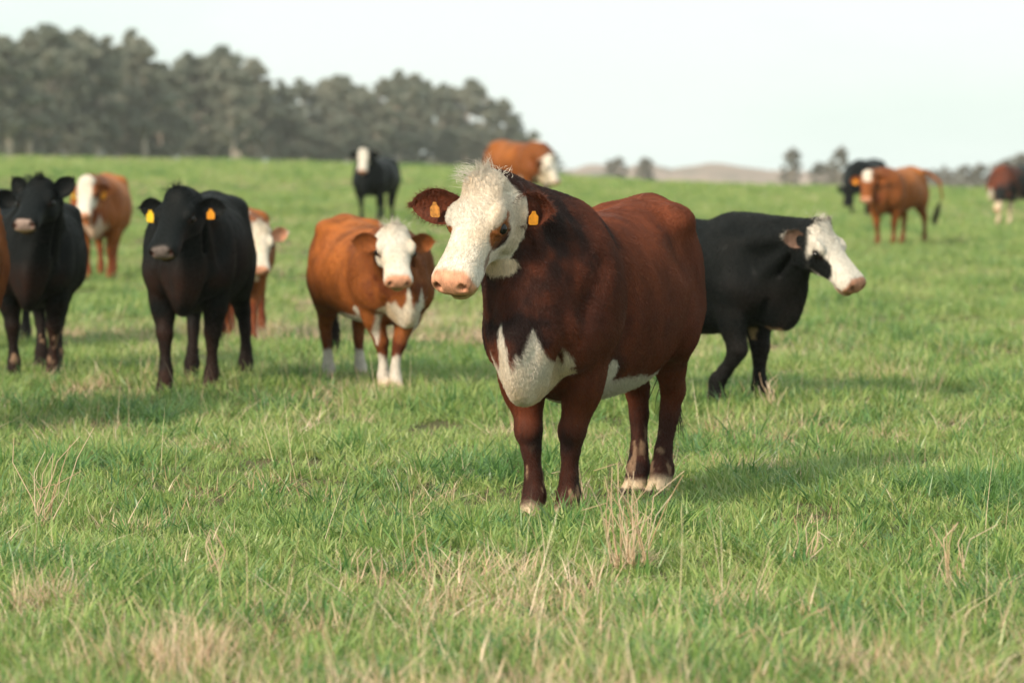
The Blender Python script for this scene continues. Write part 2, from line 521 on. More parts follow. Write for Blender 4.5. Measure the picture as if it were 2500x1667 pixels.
def polygonise(prims, lo, hi, h):
    B = 4
    n = [int(math.ceil((hi[i] - lo[i]) / (h * B))) + 1 for i in range(3)]
    ax = [lo[i] + h * (np.arange(n[i]) * B + (B - 1) / 2) for i in range(3)]
    C = np.stack(np.meshgrid(*ax, indexing='ij'), -1).reshape(-1, 3).astype(np.float32)
    dc = evalf(prims, C, h * B * 3).reshape(n)
    act = np.abs(dc) < h * B * 1.9
    d = dc.repeat(B, 0).repeat(B, 1).repeat(B, 2)
    am = act.repeat(B, 0).repeat(B, 1).repeat(B, 2)
    I = np.stack(np.nonzero(am), -1)
    P = (I * h + np.asarray(lo)).astype(np.float32)
    d[am] = evalf(prims, P, h * 5)
    N = d.shape
    s = d < 0
    c = [s[i:N[0] - 1 + i, j:N[1] - 1 + j, k:N[2] - 1 + k] for i in (0, 1) for j in (0, 1) for k in (0, 1)]
    cnt = sum(x.astype(np.uint8) for x in c)
    cell = (cnt > 0) & (cnt < 8)
    I = np.stack(np.nonzero(cell), -1)
    cor = np.array([[i, j, k] for i in (0, 1) for j in (0, 1) for k in (0, 1)])
    val = np.stack([d[I[:, 0] + o[0], I[:, 1] + o[1], I[:, 2] + o[2]] for o in cor], 1)
    acc = np.zeros((len(I), 3), np.float32); num = np.zeros(len(I), np.float32)
    for a in range(8):
        for b_ in range(a + 1, 8):
            if np.abs(cor[a] - cor[b_]).sum() != 1: continue
            va, vb = val[:, a], val[:, b_]
            x = (va < 0) != (vb < 0)
            t = np.where(x, va / np.where(x, va - vb, 1), 0)
            p = cor[a] + t[:, None] * (cor[b_] - cor[a])
            acc += np.where(x[:, None], p, 0); num += x
    V = (I + acc / num[:, None]) * h + np.asarray(lo)
    ids = np.full(cell.shape, -1, np.int32)
    ids[I[:, 0], I[:, 1], I[:, 2]] = np.arange(len(I))
    Q = []
    for axis in range(3):
        s0 = np.take(s, range(0, N[axis] - 1), axis); s1 = np.take(s, range(1, N[axis]), axis)
        E = np.stack(np.nonzero(s0 != s1), -1)
        o1, o2 = [(1, 2), (2, 0), (0, 1)][axis]
        E = E[(E[:, o1] > 0) & (E[:, o2] > 0) & (E[:, o1] < N[o1] - 1) & (E[:, o2] < N[o2] - 1)]
        fl = s[E[:, 0], E[:, 1], E[:, 2]]
        def cid(a_, b_):
            K = E.copy(); K[:, o1] -= a_; K[:, o2] -= b_
            return ids[K[:, 0], K[:, 1], K[:, 2]]
        qd = np.stack([cid(1, 1), cid(0, 1), cid(0, 0), cid(1, 0)], 1)
        qd = np.where(fl[:, None], qd, qd[:, ::-1])
        Q.append(qd)
    Q = np.concatenate(Q)
    Q = Q[(Q >= 0).all(1)]
    # relax a little
    e = np.concatenate([Q[:, [0, 1]], Q[:, [1, 2]], Q[:, [2, 3]], Q[:, [3, 0]]])
    deg = np.bincount(e.ravel(), minlength=len(V)).astype(np.float32)[:, None]
    for _ in range(2):
        S = np.stack([np.bincount(e[:, 0], V[e[:, 1], k], len(V)) + np.bincount(e[:, 1], V[e[:, 0], k], len(V)) for k in range(3)], 1)
        V = V * 0.5 + 0.5 * S / np.maximum(deg, 1)
    return V, Q

def rot_head(yaw, pitch, roll):
    """columns: u (along the face), w (left), v (up from the face); yaw about z, pitch down positive"""
    cy, sy, cp, sp = math.cos(yaw), math.sin(yaw), math.cos(pitch), math.sin(pitch)
    u = np.array([cy * cp, sy * cp, -sp])
    w = np.array([-sy, cy, 0.0])
    v = np.cross(u, w)
    cr, sr = math.cos(roll), math.sin(roll)
    w2 = w * cr + v * sr
    v2 = v * cr - w * sr
    return np.stack([u, w2, v2], 1)

HEAD_TAB = [  # u, top, bottom, half width, exponent, narrowing
    (-0.085, -0.060, -0.130, 0.045, 2.0, 0.00),
    (-0.055, -0.005, -0.185, 0.085, 2.1, 0.09),
    (-0.020, 0.022, -0.215, 0.108, 2.2, 0.17),
    (0.030, 0.028, -0.242, 0.124, 2.3, 0.24),
    (0.090, 0.022, -0.252, 0.130, 2.4, 0.28),
    (0.150, 0.012, -0.243, 0.124, 2.4, 0.31),
    (0.202, 0.004, -0.221, 0.111, 2.4, 0.31),
    (0.263, 0.000, -0.185, 0.099, 2.4, 0.27),
    (0.324, -0.002, -0.159, 0.095, 2.5, 0.17),
    (0.376, -0.004, -0.137, 0.096, 2.7, 0.09),
    (0.415, -0.008, -0.129, 0.100, 3.0, 0.03),
    (0.441, -0.016, -0.125, 0.097, 3.0, 0.02),
    (0.461, -0.030, -0.117, 0.081, 2.8, 0.00),
    (0.470, -0.050, -0.097, 0.049, 2.3, 0.00)]

BODY_TAB = [  # x, top, bottom, half width, exponent, narrowing
    (-0.90, 1.10, 0.92, 0.06, 2.0, 0.0),
    (-0.86, 1.20, 0.80, 0.15, 2.0, -0.1),
    (-0.78, 1.275, 0.72, 0.225, 1.85, -0.12),
    (-0.62, 1.32, 0.655, 0.285, 1.8, -0.14),
    (-0.42, 1.295, 0.60, 0.325, 1.9, -0.12),
    (-0.15, 1.268, 0.545, 0.375, 2.15, -0.08),
    (0.15, 1.25, 0.52, 0.385, 2.15, -0.02),
    (0.40, 1.245, 0.515, 0.335, 2.1, 0.06),
    (0.58, 1.26, 0.545, 0.275, 2.05, 0.10),
    (0.74, 1.24, 0.575, 0.228, 2.0, 0.15),
    (0.86, 1.14, 0.625, 0.182, 2.0, 0.18),
    (0.95, 1.02, 0.64, 0.14, 2.0, 0.1),
    (0.985, 0.93, 0.72, 0.07, 2.0, 0.0)]

FRONT = [(0.60, 0.185, 1.00, .13), (0.60, 0.215, 0.80, .135), (0.54, 0.205, 0.665, .11), (0.535, 0.19, 0.52, .082), (0.55, 0.175, 0.385, .060),
         (0.545, 0.172, 0.315, .045), (0.535, 0.168, 0.20, .038), (0.535, 0.165, 0.125, .048), (0.56, 0.165, 0.075, .045), (0.585, 0.165, 0.03, .055)]
HIND = [(-0.58, 0.15, 1.05, .17), (-0.60, 0.175, 0.84, .175), (-0.60, 0.18, 0.69, .14), (-0.68, 0.17, 0.585, .092), (-0.77, 0.165, 0.475, .062),
        (-0.775, 0.162, 0.36, .047), (-0.755, 0.16, 0.21, .040), (-0.745, 0.16, 0.125, .051), (-0.715, 0.16, 0.075, .046), (-0.69, 0.16, 0.03, .056)]

def swing(j, dx=0.0, dy=0.0, lift=0.0):
    """move a leg's foot by dx, dy with the joints above following"""
    out = []
    for x, y, z, r in j:
        t = max(0.0, (0.95 - z) / 0.92)
        out.append((x + dx * t, y + dy * min(1.0, t * 1.35), z + lift * max(0.0, (0.4 - z) / 0.4), r))
    return out

EAR_S = [0, .10, .25, .42, .60, .76, .88, .96, 1.0]
EAR_W = [.024, .034, .050, .062, .063, .052, .036, .018, .004]
def ear_mesh(side, droop, sweep, pitch, hwx=1.06, L=0.205, wide=1.15, face=0.15, out=0.0):
    """cupped leaf in head axes (u, w, v): side +1 left; droop lowers the tip, sweep takes it back, both in the level frame; face tips the opening down"""
    cp, sp_ = math.cos(pitch), math.sin(pitch)
    lev = lambda fw, w, up: np.array([fw * cp - up * sp_, w, fw * sp_ + up * cp])
    e1 = lev(-math.sin(sweep), side * math.cos(sweep) * math.cos(droop), -math.sin(droop)); e1 /= np.linalg.norm(e1)
    nrm = lev(math.cos(face), side * out, -math.sin(face))
    nrm = nrm - e1 * (nrm @ e1); nrm /= np.linalg.norm(nrm)
    e3 = np.cross(nrm, e1)
    o = np.array([0.06, side * 0.096 * hwx, -0.085])
    ns, nt = 16, 11
    V, inner = [], []
    for layer in (0, 1):
        for s in np.linspace(0, 1, ns):
            w = np.interp(s, EAR_S, EAR_W) * wide
            for t in np.linspace(-1, 1, nt):
                ang = t * (1.35 - 0.55 * s)
                R = w / math.sin(min(1.35, 1.35 - 0.55 * s))
                off = R * (math.cos(ang) - math.cos(1.35 - 0.55 * s))
                p = o + e1 * s * L + e3 * R * math.sin(ang) - nrm * (off * 0.8 - 0.02 * s * s * 0)
                if layer:
                    p = p - nrm * 0.007 * (1 - t ** 4) * (1 - s ** 6)
                V.append(p); inner.append(1.0 - layer)
    F = []
    g = lambda a, i, j: a * ns * nt + i * nt + j
    for i in range(ns - 1):
        for j in range(nt - 1):
            qd = (g(0, i, j), g(0, i + 1, j), g(0, i + 1, j + 1), g(0, i, j + 1))
            F.append(qd if side > 0 else qd[::-1])
            qd = (g(1, i, j), g(1, i, j + 1), g(1, i + 1, j + 1), g(1, i + 1, j))
            F.append(qd if side > 0 else qd[::-1])
    sparam = np.tile(np.repeat(np.linspace(0, 1, ns), nt), 2)
    tagp = o + e1 * L * 0.52 + nrm * 0.012
    return np.array(V), np.array(F), np.array(inner), sparam, tagp, e1, nrm, e3

# coat colours (linear base colours)
RED = np.array([0.135, 0.035, 0.016]); RED_D = np.array([0.024, 0.0115, 0.0105]); RUST = np.array([0.270, 0.085, 0.022])
BLACK = np.array([0.0060, 0.0075, 0.0080]); BROWNBLK = np.array([0.030, 0.014, 0.010])
WHITE = np.array([0.63, 0.58, 0.515]); CREAM = np.array([0.62, 0.49, 0.35]); PINK = np.array([0.62, 0.30, 0.19]); DARKNOSE = np.array([0.035, 0.03, 0.03])
MUD = np.array([0.27, 0.17, 0.11]); ORANGE = np.array([0.60, 0.24, 0.05])

def mat_coat(name, rough=0.55, fine=0.35, streak=(18, 18, 5)):
    m, n, l, b = new_mat(name)
    at = n.new('ShaderNodeAttribute'); at.attribute_name = 'coat'
    tc = n.new('ShaderNodeTexCoord')
    mp = n.new('ShaderNodeMapping'); mp.inputs['Scale'].default_value = streak
    l.new(tc.outputs['Object'], mp.inputs['Vector'])
    n1 = n.new('ShaderNodeTexNoise'); n1.inputs['Scale'].default_value = 4.0; n1.inputs['Detail'].default_value = 6; n1.inputs['Roughness'].default_value = 0.7
    l.new(mp.outputs['Vector'], n1.inputs['Vector'])
    r = ramp(n, [(0.3, (1 - fine,) * 3), (0.7, (1 + fine,) * 3)])
    l.new(n1.outputs['Fac'], r.inputs['Fac'])
    mx = n.new('ShaderNodeMix'); mx.data_type = 'RGBA'; mx.blend_type = 'MULTIPLY'; mx.inputs['Factor'].default_value = 1.0
    l.new(at.outputs['Color'], mx.inputs['A']); l.new(r.outputs['Color'], mx.inputs['B'])
    l.new(mx.outputs['Result'], b.inputs['Base Color'])
    bp = n.new('ShaderNodeBump'); bp.inputs['Strength'].default_value = 0.15; bp.inputs['Distance'].default_value = 0.004
    l.new(n1.outputs['Fac'], bp.inputs['Height']); l.new(bp.outputs['Normal'], b.inputs['Normal'])
    b.inputs['Roughness'].default_value = rough
    b.inputs['Specular IOR Level'].default_value = 0.08
    return m
m_coat = mat_coat('cattle_coat')

def mat_hair(name, rough=0.42):
    m, n, l, b = new_mat(name)
    at = n.new('ShaderNodeAttribute'); at.attribute_name = 'coat'
    l.new(at.outputs['Color'], b.inputs['Base Color'])
    b.inputs['Roughness'].default_value = rough
    b.inputs['Specular IOR Level'].default_value = 0.24
    return m
m_hair = mat_hair('cattle_hair')

m_eye, n, l, b = new_mat('eye')
b.inputs['Base Color'].default_value = (0.006, 0.005, 0.005, 1); b.inputs['Roughness'].default_value = 0.06
b.inputs['Specular IOR Level'].default_value = 0.35
def mat_flat(name, c, rough=0.45, noise=0.15):
    m, n, l, b = new_mat(name)
    tc = n.new('ShaderNodeTexCoord')
    n1 = n.new('ShaderNodeTexNoise'); n1.inputs['Scale'].default_value = 60; n1.inputs['Detail'].default_value = 3
    l.new(tc.outputs['Object'], n1.inputs['Vector'])
    r = ramp(n, [(0.3, tuple(x * (1 - noise) for x in c)), (0.7, tuple(min(1, x * (1 + noise)) for x in c))])
    l.new(n1.outputs['Fac'], r.inputs['Fac']); l.new(r.outputs['Color'], b.inputs['Base Color'])
    b.inputs['Roughness'].default_value = rough
    return m
m_tag_o = mat_flat('tag_orange', (0.80, 0.30, 0.02))
m_tag_y = mat_flat('tag_yellow', (0.85, 0.52, 0.02))
m_tag_g = mat_flat('tag_worn', (0.42, 0.17, 0.03), 0.6, 0.45)

def tag_mesh(w=0.024, h=0.034):
    """small cattle tag: a flag with rounded corners and a neck, slightly bowed, 3 mm thick"""
    out = [(-0.008, 0.012), (0.008, 0.012), (0.012, 0.0), (w, -0.012), (w, -0.012 - h), (w * 0.7, -0.018 - h), (-w * 0.7, -0.018 - h), (-w, -0.012 - h), (-w, -0.012), (-0.012, 0.0)]
    k = len(out)
    v = [(x, 0.0015 + 0.25 * x * x * 8, z) for x, z in out] + [(x, -0.0015 + 0.25 * x * x * 8, z) for x, z in out]
    me = bpy.data.meshes.new('ear_tag')
    me.from_pydata(v, [], [tuple(range(k - 1, -1, -1)), tuple(range(k, 2 * k))] + [(i, (i + 1) % k, k + (i + 1) % k, k + i) for i in range(k)])
    return me

def uv_ball(r, seg=16, ring=10):
    V, F = [], []
    for i in range(ring + 1):
        ph = math.pi * i / ring
        for j in range(seg):
            th = 2 * math.pi * j / seg
            V.append((r * math.sin(ph) * math.cos(th), r * math.sin(ph) * math.sin(th), r * math.cos(ph)))
    for i in range(ring):
        for j in range(seg):
            F.append((i * seg + j, (i + 1) * seg + j, (i + 1) * seg + (j + 1) % seg, i * seg + (j + 1) % seg))
    return mesh_from('eye', np.array(V), np.array(F))

def hair_curves(name, roots, dirs, lens, rad, cols, npt=4, curl=0.0, droop=0.0, rng=RNG, parent=None, bend=None):
    N = len(roots)
    hc = bpy.data.hair_curves.new(name)
    hc.add_curves([npt] * N)
    t = np.linspace(0, 1, npt)
    P = roots[:, None, :] + dirs[:, None, :] * (lens[:, None] * t[None, :])[..., None]
    P[:, :, 2] -= droop * (lens[:, None] * t[None, :] ** 2)
    if bend is not None:
        P += bend[:, None, :] * (lens[:, None] * t[None, :] ** 2)[..., None]
    if curl:
        w = rng.normal(0, 1, (N, npt, 3)) * curl * lens[:, None, None]
        w[:, 0] = 0
        P += w
    hc.position_data.foreach_set('vector', P.astype(np.float32).ravel())
    ra = hc.attributes.get('radius') or hc.attributes.new('radius', 'FLOAT', 'POINT')
    rr = (rad[:, None] if np.ndim(rad) else np.full((N, 1), rad)) * (1 - 0.85 * t[None, :] ** 1.5)
    ra.data.foreach_set('value', rr.astype(np.float32).ravel())
    c = np.ones((N, 4), np.float32); c[:, :3] = cols
    ca = hc.attributes.new('coat', 'FLOAT_COLOR', 'CURVE')
    ca.data.foreach_set('color', c.ravel())
    return link(name, hc, m_hair, parent)

def make_cow(name, label, group, px_front, d_front, heading, scale, res, coat, head, legs=None, ears=None, tags=None, bw=1.0, bd=0.0,
             tail=None, legw=1.05, hair=0, hairlen=0.018, tuft=0, brisket=1.0, zoff=0.0, hs=1.0, xfront=0.55, neck=1.0, switch=BROWNBLK, rump=0.0, musc=1.0, hwx=1.06, crest=0.0, eyeout=0.004):
    """heading: degrees the animal is turned from facing the camera, positive towards the left of the picture.
    head: dict(poll=(x, y, z), yaw, pitch, roll), yaw positive to the animal's left, pitch down.  px_front, d_front: where its forefeet stand."""
    th = -math.pi / 2 - math.radians(heading)
    f = np.array([math.cos(th), math.sin(th)])
    lf = np.array([-f[1], f[0]])
    p0 = np.array([lateral(px_front, d_front), d_front]) - f * xfront * scale
    root = bpy.data.objects.new(name, None); COL.objects.link(root)
    fx, fy = p0 + f * xfront * scale
    bx_, by_ = p0 - f * 0.72 * scale
    root.location = (p0[0], p0[1], (gz(fx, fy) * 0.72 + gz(bx_, by_) * 0.55) / 1.27 + zoff)
    root.rotation_euler = (0, 0, th)
    # the poll stands where the picture shows it, at distance fx ahead of the trunk's middle
    q0 = p0 + f * head['fx'] * scale
    kx = (head['px'][0] - 1250.0) / FPX
    yl = (kx * q0[1] - q0[0]) / (lf[0] - kx * lf[1])
    pw = q0 + lf * yl
    pz = CAM_H + ray(*head['px']).z * pw[1] - root.location.z
    head = dict(head, poll=(head['fx'], yl / scale, pz / scale), yaw=heading - head['face'])
    print(name, 'poll', [round(v, 2) for v in head['poll']], 'yaw', head['yaw'])
    prims = []
    bt = [(x, t + rump * max(0.0, min(1.0, (-x - 0.2) / 0.35)) + crest * math.exp(-((x - 0.58) / 0.28) ** 2), bo - bd * max(0, 1 - (x / 0.75) ** 2), w * bw, e, nr) for x, t, bo, w, e, nr in BODY_TAB]
    body = Loft(bt)
    prims.append((body, 0.01, 1))
    Rh = rot_head(math.radians(head['yaw']), math.radians(head['pitch']), math.radians(head.get('roll', 0)))
    poll = np.array(head['poll'], float)
    H = lambda u, w, v: poll + Rh @ (np.array([u, w, v]) * hs)
    tab = [(a * hs, t * hs, b_ * hs, w * hs * hwx, e, nr) for a, t, b_, w, e, nr in HEAD_TAB]
    hd = Loft(tab, Rh, poll)
    # neck: crest, middle and throat lines from the trunk to the back of the skull
    A, Bm, Cc = np.array([0.50, 0, 1.13 + crest]), np.array([0.66, 0, 0.98]), np.array([0.80, 0, 0.80])
    a2, b2, c2 = H(-0.03, 0, -0.10), H(0.0, 0, -0.15), H(0.05, 0, -0.20)
    prims.append((Cone(A, a2, 0.165 * neck, 0.088 * hs), 0.10, 1))
    prims.append((Cone(Bm, b2, 0.215 * neck, 0.090 * hs, 0.9), 0.10, 1))
    prims.append((Cone(Cc, c2, 0.180 * neck, 0.072 * hs, 0.85), 0.10, 1))
    # brisket and dewlap
    prims.append((Ell((0.83, 0, 0.65), (0.13, 0.072 * brisket, 0.14 * brisket)), 0.08, 1))
    prims.append((Cone((0.93, 0.035, 0.80), (0.88, 0.0, 0.55), 0.030, 0.035), 0.03, 1))
    prims.append((Cone((0.90, -0.07, 0.82), (0.88, -0.02, 0.56), 0.026, 0.02), 0.03, 1))
    prims.append((Ell((0.93, 0, 0.74), (0.10, 0.05, 0.20)), 0.07, 1))
    prims.append((Cone(np.array([0.97, 0, 0.80]), H(0.02, 0, -0.235), 0.045, 0.03, 0.6), 0.07, 1))
    # shoulders, hooks, pins
    for s in (1, -1):
        prims.append((Ell((0.55, s * 0.20 * bw, 0.96), (0.17, 0.12, 0.24)), 0.08, 1))
        prims.append((Ell((0.69, s * 0.175 * bw, 0.78), (0.125, 0.10, 0.15)), 0.05, 1))
        prims.append((Ell((-0.50, s * 0.20 * bw, 1.20 + rump), (0.11, 0.085, 0.07)), 0.10, 1))
    for s in (1, -1):
        prims.append((Cone(H(0.06, s * 0.075, -0.215), (0.88, s * 0.085, 0.80), 0.030, 0.045), 0.03, 1))            # throat folds
        prims.append((Cone(H(0.00, s * 0.100, -0.175), (0.76, s * 0.165 * bw, 0.84), 0.040, 0.060), 0.035, 1))
        prims.append((Cone(H(-0.03, s * 0.085, -0.115), (0.58, s * 0.20 * bw, 1.08), 0.045, 0.070), 0.05, 1))
        prims.append((Cone(H(0.035, s * 0.105, -0.205), (0.85, s * 0.130 * bw, 0.82), 0.012, 0.024), 0.03, -1))
        prims.append((Cone(H(0.075, s * 0.045, -0.245), (0.93, s * 0.055 * bw, 0.80), 0.010, 0.018), 0.025, -1))
        prims.append((Ell((0.79, s * 0.165 * bw, 0.83), (0.06, 0.06, 0.075)), 0.04, 1))                              # point of the shoulder
        prims.append((Cone((0.835, s * 0.150 * bw, 0.72), (0.745, s * 0.105 * bw, 0.50), 0.016, 0.030), 0.04, -1))    # between brisket and foreleg
        prims.append((Cone((0.365, s * 0.385 * bw, 1.02), (0.40, s * 0.345 * bw, 0.60), 0.030, 0.045), 0.07, -1))      # crease behind the shoulder
        prims.append((Cone((0.66, s * (0.335 + 0.05 * (1 - musc)) * bw, 1.06), (0.76, s * (0.30 + 0.05 * (1 - musc)) * bw, 0.88), 0.03, 0.03), 0.07, -1))         # groove before the shoulder
        prims.append((Ell((0.52, s * 0.285 * bw, 0.90), (0.10, 0.05, 0.17)), 0.06, 1))                              # shoulder muscle
        prims.append((Ell((-0.33, s * 0.40 * bw, 1.07 + rump), (0.15, 0.07, 0.10)), 0.08, -1))                      # hollow of the flank
        prims.append((Cone((-0.40, s * 0.40 * bw, 0.88), (-0.26, s * 0.37 * bw, 0.62), 0.025, 0.03), 0.06, -1))        # flank fold
    # legs
    L = dict(fl=FRONT, fr=FRONT, hl=HIND, hr=HIND)
    L.update(legs or {})
    for key in ('fl', 'fr', 'hl', 'hr'):
        s = 1 if key[1] == 'l' else -1
        J = [(x_, y_ * (1 + (bw - 1) * min(1.0, max(0.0, (z_ - 0.3) / 0.4))), z_, r_ * (1 + 0.6 * (bw - 1) * (z_ > 0.55)) * legw) for x_, y_, z_, r_ in L[key]]
        for i in range(len(J) - 1):
            a, c = J[i], J[i + 1]
            prims.append((Cone((a[0], s * a[1], a[2]), (c[0], s * c[1], c[2]), a[3], c[3], 0.82 if i < 6 else 0.95), 0.055 if i < 2 else 0.018, 1))
        if key[0] == 'h':
            hk = J[4]
            prims.append((Cone((hk[0] - 0.03, s * hk[1], hk[2] + 0.03), (hk[0] + 0.05, s * hk[1], hk[2] + 0.18), 0.03, 0.045, 0.7), 0.03, 1))
            prims.append((Ell((-0.46, s * 0.24 * bw, 0.76), (0.12, 0.09, 0.13)), 0.08, 1))
        f0, f1 = J[-2], J[-1]
        for t_ in (0.022, -0.022):
            prims.append((Ell((J[-3][0] - 0.045, s * J[-3][1] + t_, J[-3][2] - 0.02), (0.018, 0.014, 0.02)), 0.012, 1))      # dewclaws
        if key[0] == 'f':
            kn = J[4]
            prims.append((Ell((kn[0] + 0.018, s * kn[1], kn[2] + 0.005), (0.045, 0.052, 0.055)), 0.02, 1))                    # knee
            prims.append((Ell((J[2][0] + 0.02, s * (J[2][1] + 0.012), J[2][2] - 0.05), (0.10, 0.075, 0.13)), 0.04, 1))       # forearm
        prims.append((Ell((f1[0] + 0.015, s * f1[1], f1[2] - 0.004), (0.072, 0.055, 0.036)), 0.015, 1))
        prims.append((Ell((f1[0] + 0.06, s * f1[1], f1[2]), (0.05, 0.006, 0.05)), 0.008, -1))
    # head
    prims.append((hd, 0.035, 1))
    for s in (1, -1):
        prims.append((Ell(H(0.135, s * hwx * 0.110, -0.026), np.array([0.055, 0.026, 0.030]) * hs, Rh), 0.03, 1))       # brow
        prims.append((Ell(H(0.10, s * hwx * 0.088, -0.165), np.array([0.085, 0.032, 0.075]) * hs, Rh), 0.03, 1))       # cheek
        prims.append((Ell(H(0.435, s * hwx * 0.058, -0.062), np.array([0.034, 0.030, 0.034]) * hs, Rh), 0.02, 1))       # nostril wing
        prims.append((Ell(H(0.367, s * hwx * 0.062, -0.105), np.array([0.06, 0.028, 0.032]) * hs, Rh), 0.02, 1))           # lip
        prims.append((Ell(H(0.163, s * hwx * 0.115, -0.064), np.array([0.037, 0.023, 0.029]) * hs, Rh), 0.015, 1))       # lids
        prims.append((Ell(H(0.165, s * hwx * 0.143, -0.066), np.array([0.027, 0.03, 0.0175]) * hs, Rh), 0.007, -1))      # eye opening
        prims.append((Ell(H(0.465, s * hwx * 0.058, -0.060), np.array([0.026, 0.016, 0.021]) * hs, Rh), 0.008, -1))     # nostril
    prims.append((Ell(H(0.389, 0, -0.142), np.array([0.072, 0.066, 0.026]) * hs, Rh), 0.006, 1))                  # chin
    prims.append((Ell(H(0.0, 0, 0.0), np.array([0.06, 0.085, 0.045]) * hs, Rh), 0.04, 1))                         # poll
    # tail
    tl = tail or [(-0.86, 0, 1.24), (-0.93, 0, 1.15), (-0.945, 0, 0.95), (-0.93, 0, 0.70), (-0.925, 0, 0.56)]
    for i in range(len(tl) - 1):
        prims.append((Cone(tl[i], tl[i + 1], 0.045 - 0.008 * i, 0.037 - 0.008 * i + (0.004 if i > 2 else 0)), 0.03, 1))
    lo = np.min([p.lo for p, k, o in prims if o > 0], 0) - 0.06
    hi = np.max([p.hi for p, k, o in prims if o > 0], 0) + 0.06
    V, Q = polygonise(prims, lo, hi, res / scale)
    V[:, 2] = np.maximum(V[:, 2], -0.012)
    # coat
    hl = (V - poll) @ Rh / hs                                        # head axes u, w, v
    dh = hd(V.astype(np.float32))
    isb = np.zeros(len(V)); isb[:] = (dh < 0.045) & (hl[:, 0] > -0.10)
    ctx = dict(P=V, hu=hl[:, 0], hw=hl[:, 1], hv=hl[:, 2], head=isb, n1=fbm(V * 5, 3), n2=fbm(V * 17 + 4, 3), n3=fbm(V * np.array([40, 40, 14]) + 9, 2), db=body(V.astype(np.float32)))
    colr = coat(ctx)
    hm = ctx.get('hair', np.ones(len(V)))
    # ears
    Vs, Fs, Cs = [V], [Q], [colr]
    off = len(V)
    ears = ears or {}
    eartags = []
    ear_roots = []
    for s, key in ((1, 'l'), (-1, 'r')):
        e = dict(droop=0.12, sweep=0.25, face=0.15, pitch=math.radians(head['pitch']), hwx=hwx); e.update(ears.get(key, {}))
        ev, ef, inn, sp, tp, e1, nr, e3 = ear_mesh(s, **e)
        evw = poll + (ev * hs) @ Rh.T
        cin, cout, cedge = ctx['ear']
        c = np.where(inn[:, None] > 0.5, cin, cout) * np.ones((len(ev), 3))
        c = c * (1 + 0.35 * fbm(ev * 45, 2))[:, None]
        c = mixc(c, cedge, sstep(0.86, 0.97, sp) * 0.6)
        Vs.append(evw); Fs.append(ef + off); Cs.append(c); off += len(ev)
        eartags.append((poll + Rh @ (tp * hs), Rh @ e1, Rh @ nr, Rh @ e3, s))
        ear_roots.append((evw, Rh @ e1, Rh @ nr, Rh @ e3, sp, inn, c))
    Va, Fa, Ca = np.concatenate(Vs), np.concatenate(Fs), np.clip(np.concatenate(Cs), 0, 1)
    me = mesh_from('body', Va * scale, Fa, cols=Ca)
    tag(root, label, 'cow', group)
    link('body', me, m_coat, root)
    em = EYE
    for s in (1, -1):
        e = link('eye', em, None, root, tuple(H(0.165, s * (hwx * 0.1175 + eyeout), -0.066) * scale))
        e.scale = (hs * scale,) * 3
    for i, tg in enumerate(tags or []):
        side, mat, dz, big = tg
        tp, e1, nr, e3, s = eartags[0 if side == 'l' else 1]
        o = link('ear_tag', TAGS[mat], None, root)
        zax = Vector(e3 if e3[2] > 0 else -e3) * 0.5 + Vector((0, 0, 1)) * 0.5
        yax = Vector(nr)
        xax = yax.cross(zax).normalized(); zax = xax.cross(yax).normalized()
        M = Matrix((xax, yax, zax)).transposed().to_4x4()
        M.translation = Vector(tp * scale) + Vector(nr) * 0.012 * scale + Vector((0, 0, dz * scale))
        o.matrix_local = M @ Matrix.Scale(big * scale, 4)
    # hair
    if hair:
        rng = np.random.default_rng(hash(label) % 1000 if False else len(label) * 7 + 3)
        tri = np.concatenate([Q[:, [0, 1, 2]], Q[:, [0, 2, 3]]])
        a, b_, c_ = V[tri[:, 0]], V[tri[:, 1]], V[tri[:, 2]]
        nr_ = np.cross(b_ - a, c_ - a)
        ar = np.linalg.norm(nr_, axis=1) + 1e-12
        tc_dir = np.array([cam.location.x - root.location.x, cam.location.y - root.location.y, 0.6])
        tc_dir = np.array(Matrix.Rotation(-th, 3, 'Z') @ Vector(tc_dir / np.linalg.norm(tc_dir)))
        facing = (nr_ / ar[:, None]) @ tc_dir
        wgt = ar * (hm[tri[:, 0]] > 0.02) * np.where(facing > -0.35, 1.0, 0.12)
        # only what can be seen from in front needs a dense coat
        cum = np.cumsum(wgt); k = np.searchsorted(cum, rng.random(hair) * cum[-1])
        k = np.clip(k, 0, len(tri) - 1)
        r1, r2 = rng.random(hair), rng.random(hair)
        sw = r1 + r2 > 1; r1 = np.where(sw, 1 - r1, r1); r2 = np.where(sw, 1 - r2, r2)
        P = a[k] + (b_[k] - a[k]) * r1[:, None] + (c_[k] - a[k]) * r2[:, None]
        Nn = nr_[k] / ar[k][:, None]
        ci = tri[k, 0]
        cc = colr[ci] * (1.06 + 0.13 * rng.normal(0, 1, (hair, 1)))
        onhead = isb[ci] > 0.5
        flow = np.where(onhead[:, None], (Rh @ np.array([0.75, 0, 0.15]))[None, :], np.array([-0.55, 0, -0.85])[None, :])
        sw1 = np.stack([fbm(P * 7 + 31, 2), fbm(P * 7 + 57, 2), fbm(P * 7 + 83, 2)], 1)
        flow = flow + sw1 * np.where(onhead, np.interp(hl[ci, 0], [0.1, 0.25], [2.2, 1.0]), 0.9)[:, None]
        flow = flow - Nn * (flow * Nn).sum(1)[:, None]
        flow /= np.linalg.norm(flow, axis=1)[:, None] + 1e-6
        dirs = flow * 0.93 + Nn * 0.30 + rng.normal(0, 0.08, (hair, 3))
        dirs /= np.linalg.norm(dirs, axis=1)[:, None]
        ln = hairlen * hm[ci] * (0.55 + 0.9 * rng.random(hair)) * np.where(onhead, np.interp(hl[ci, 0], [-0.05, 0.10, 0.20, 0.30], [1.35, 1.15, 0.75, 0.5]), 1.15)
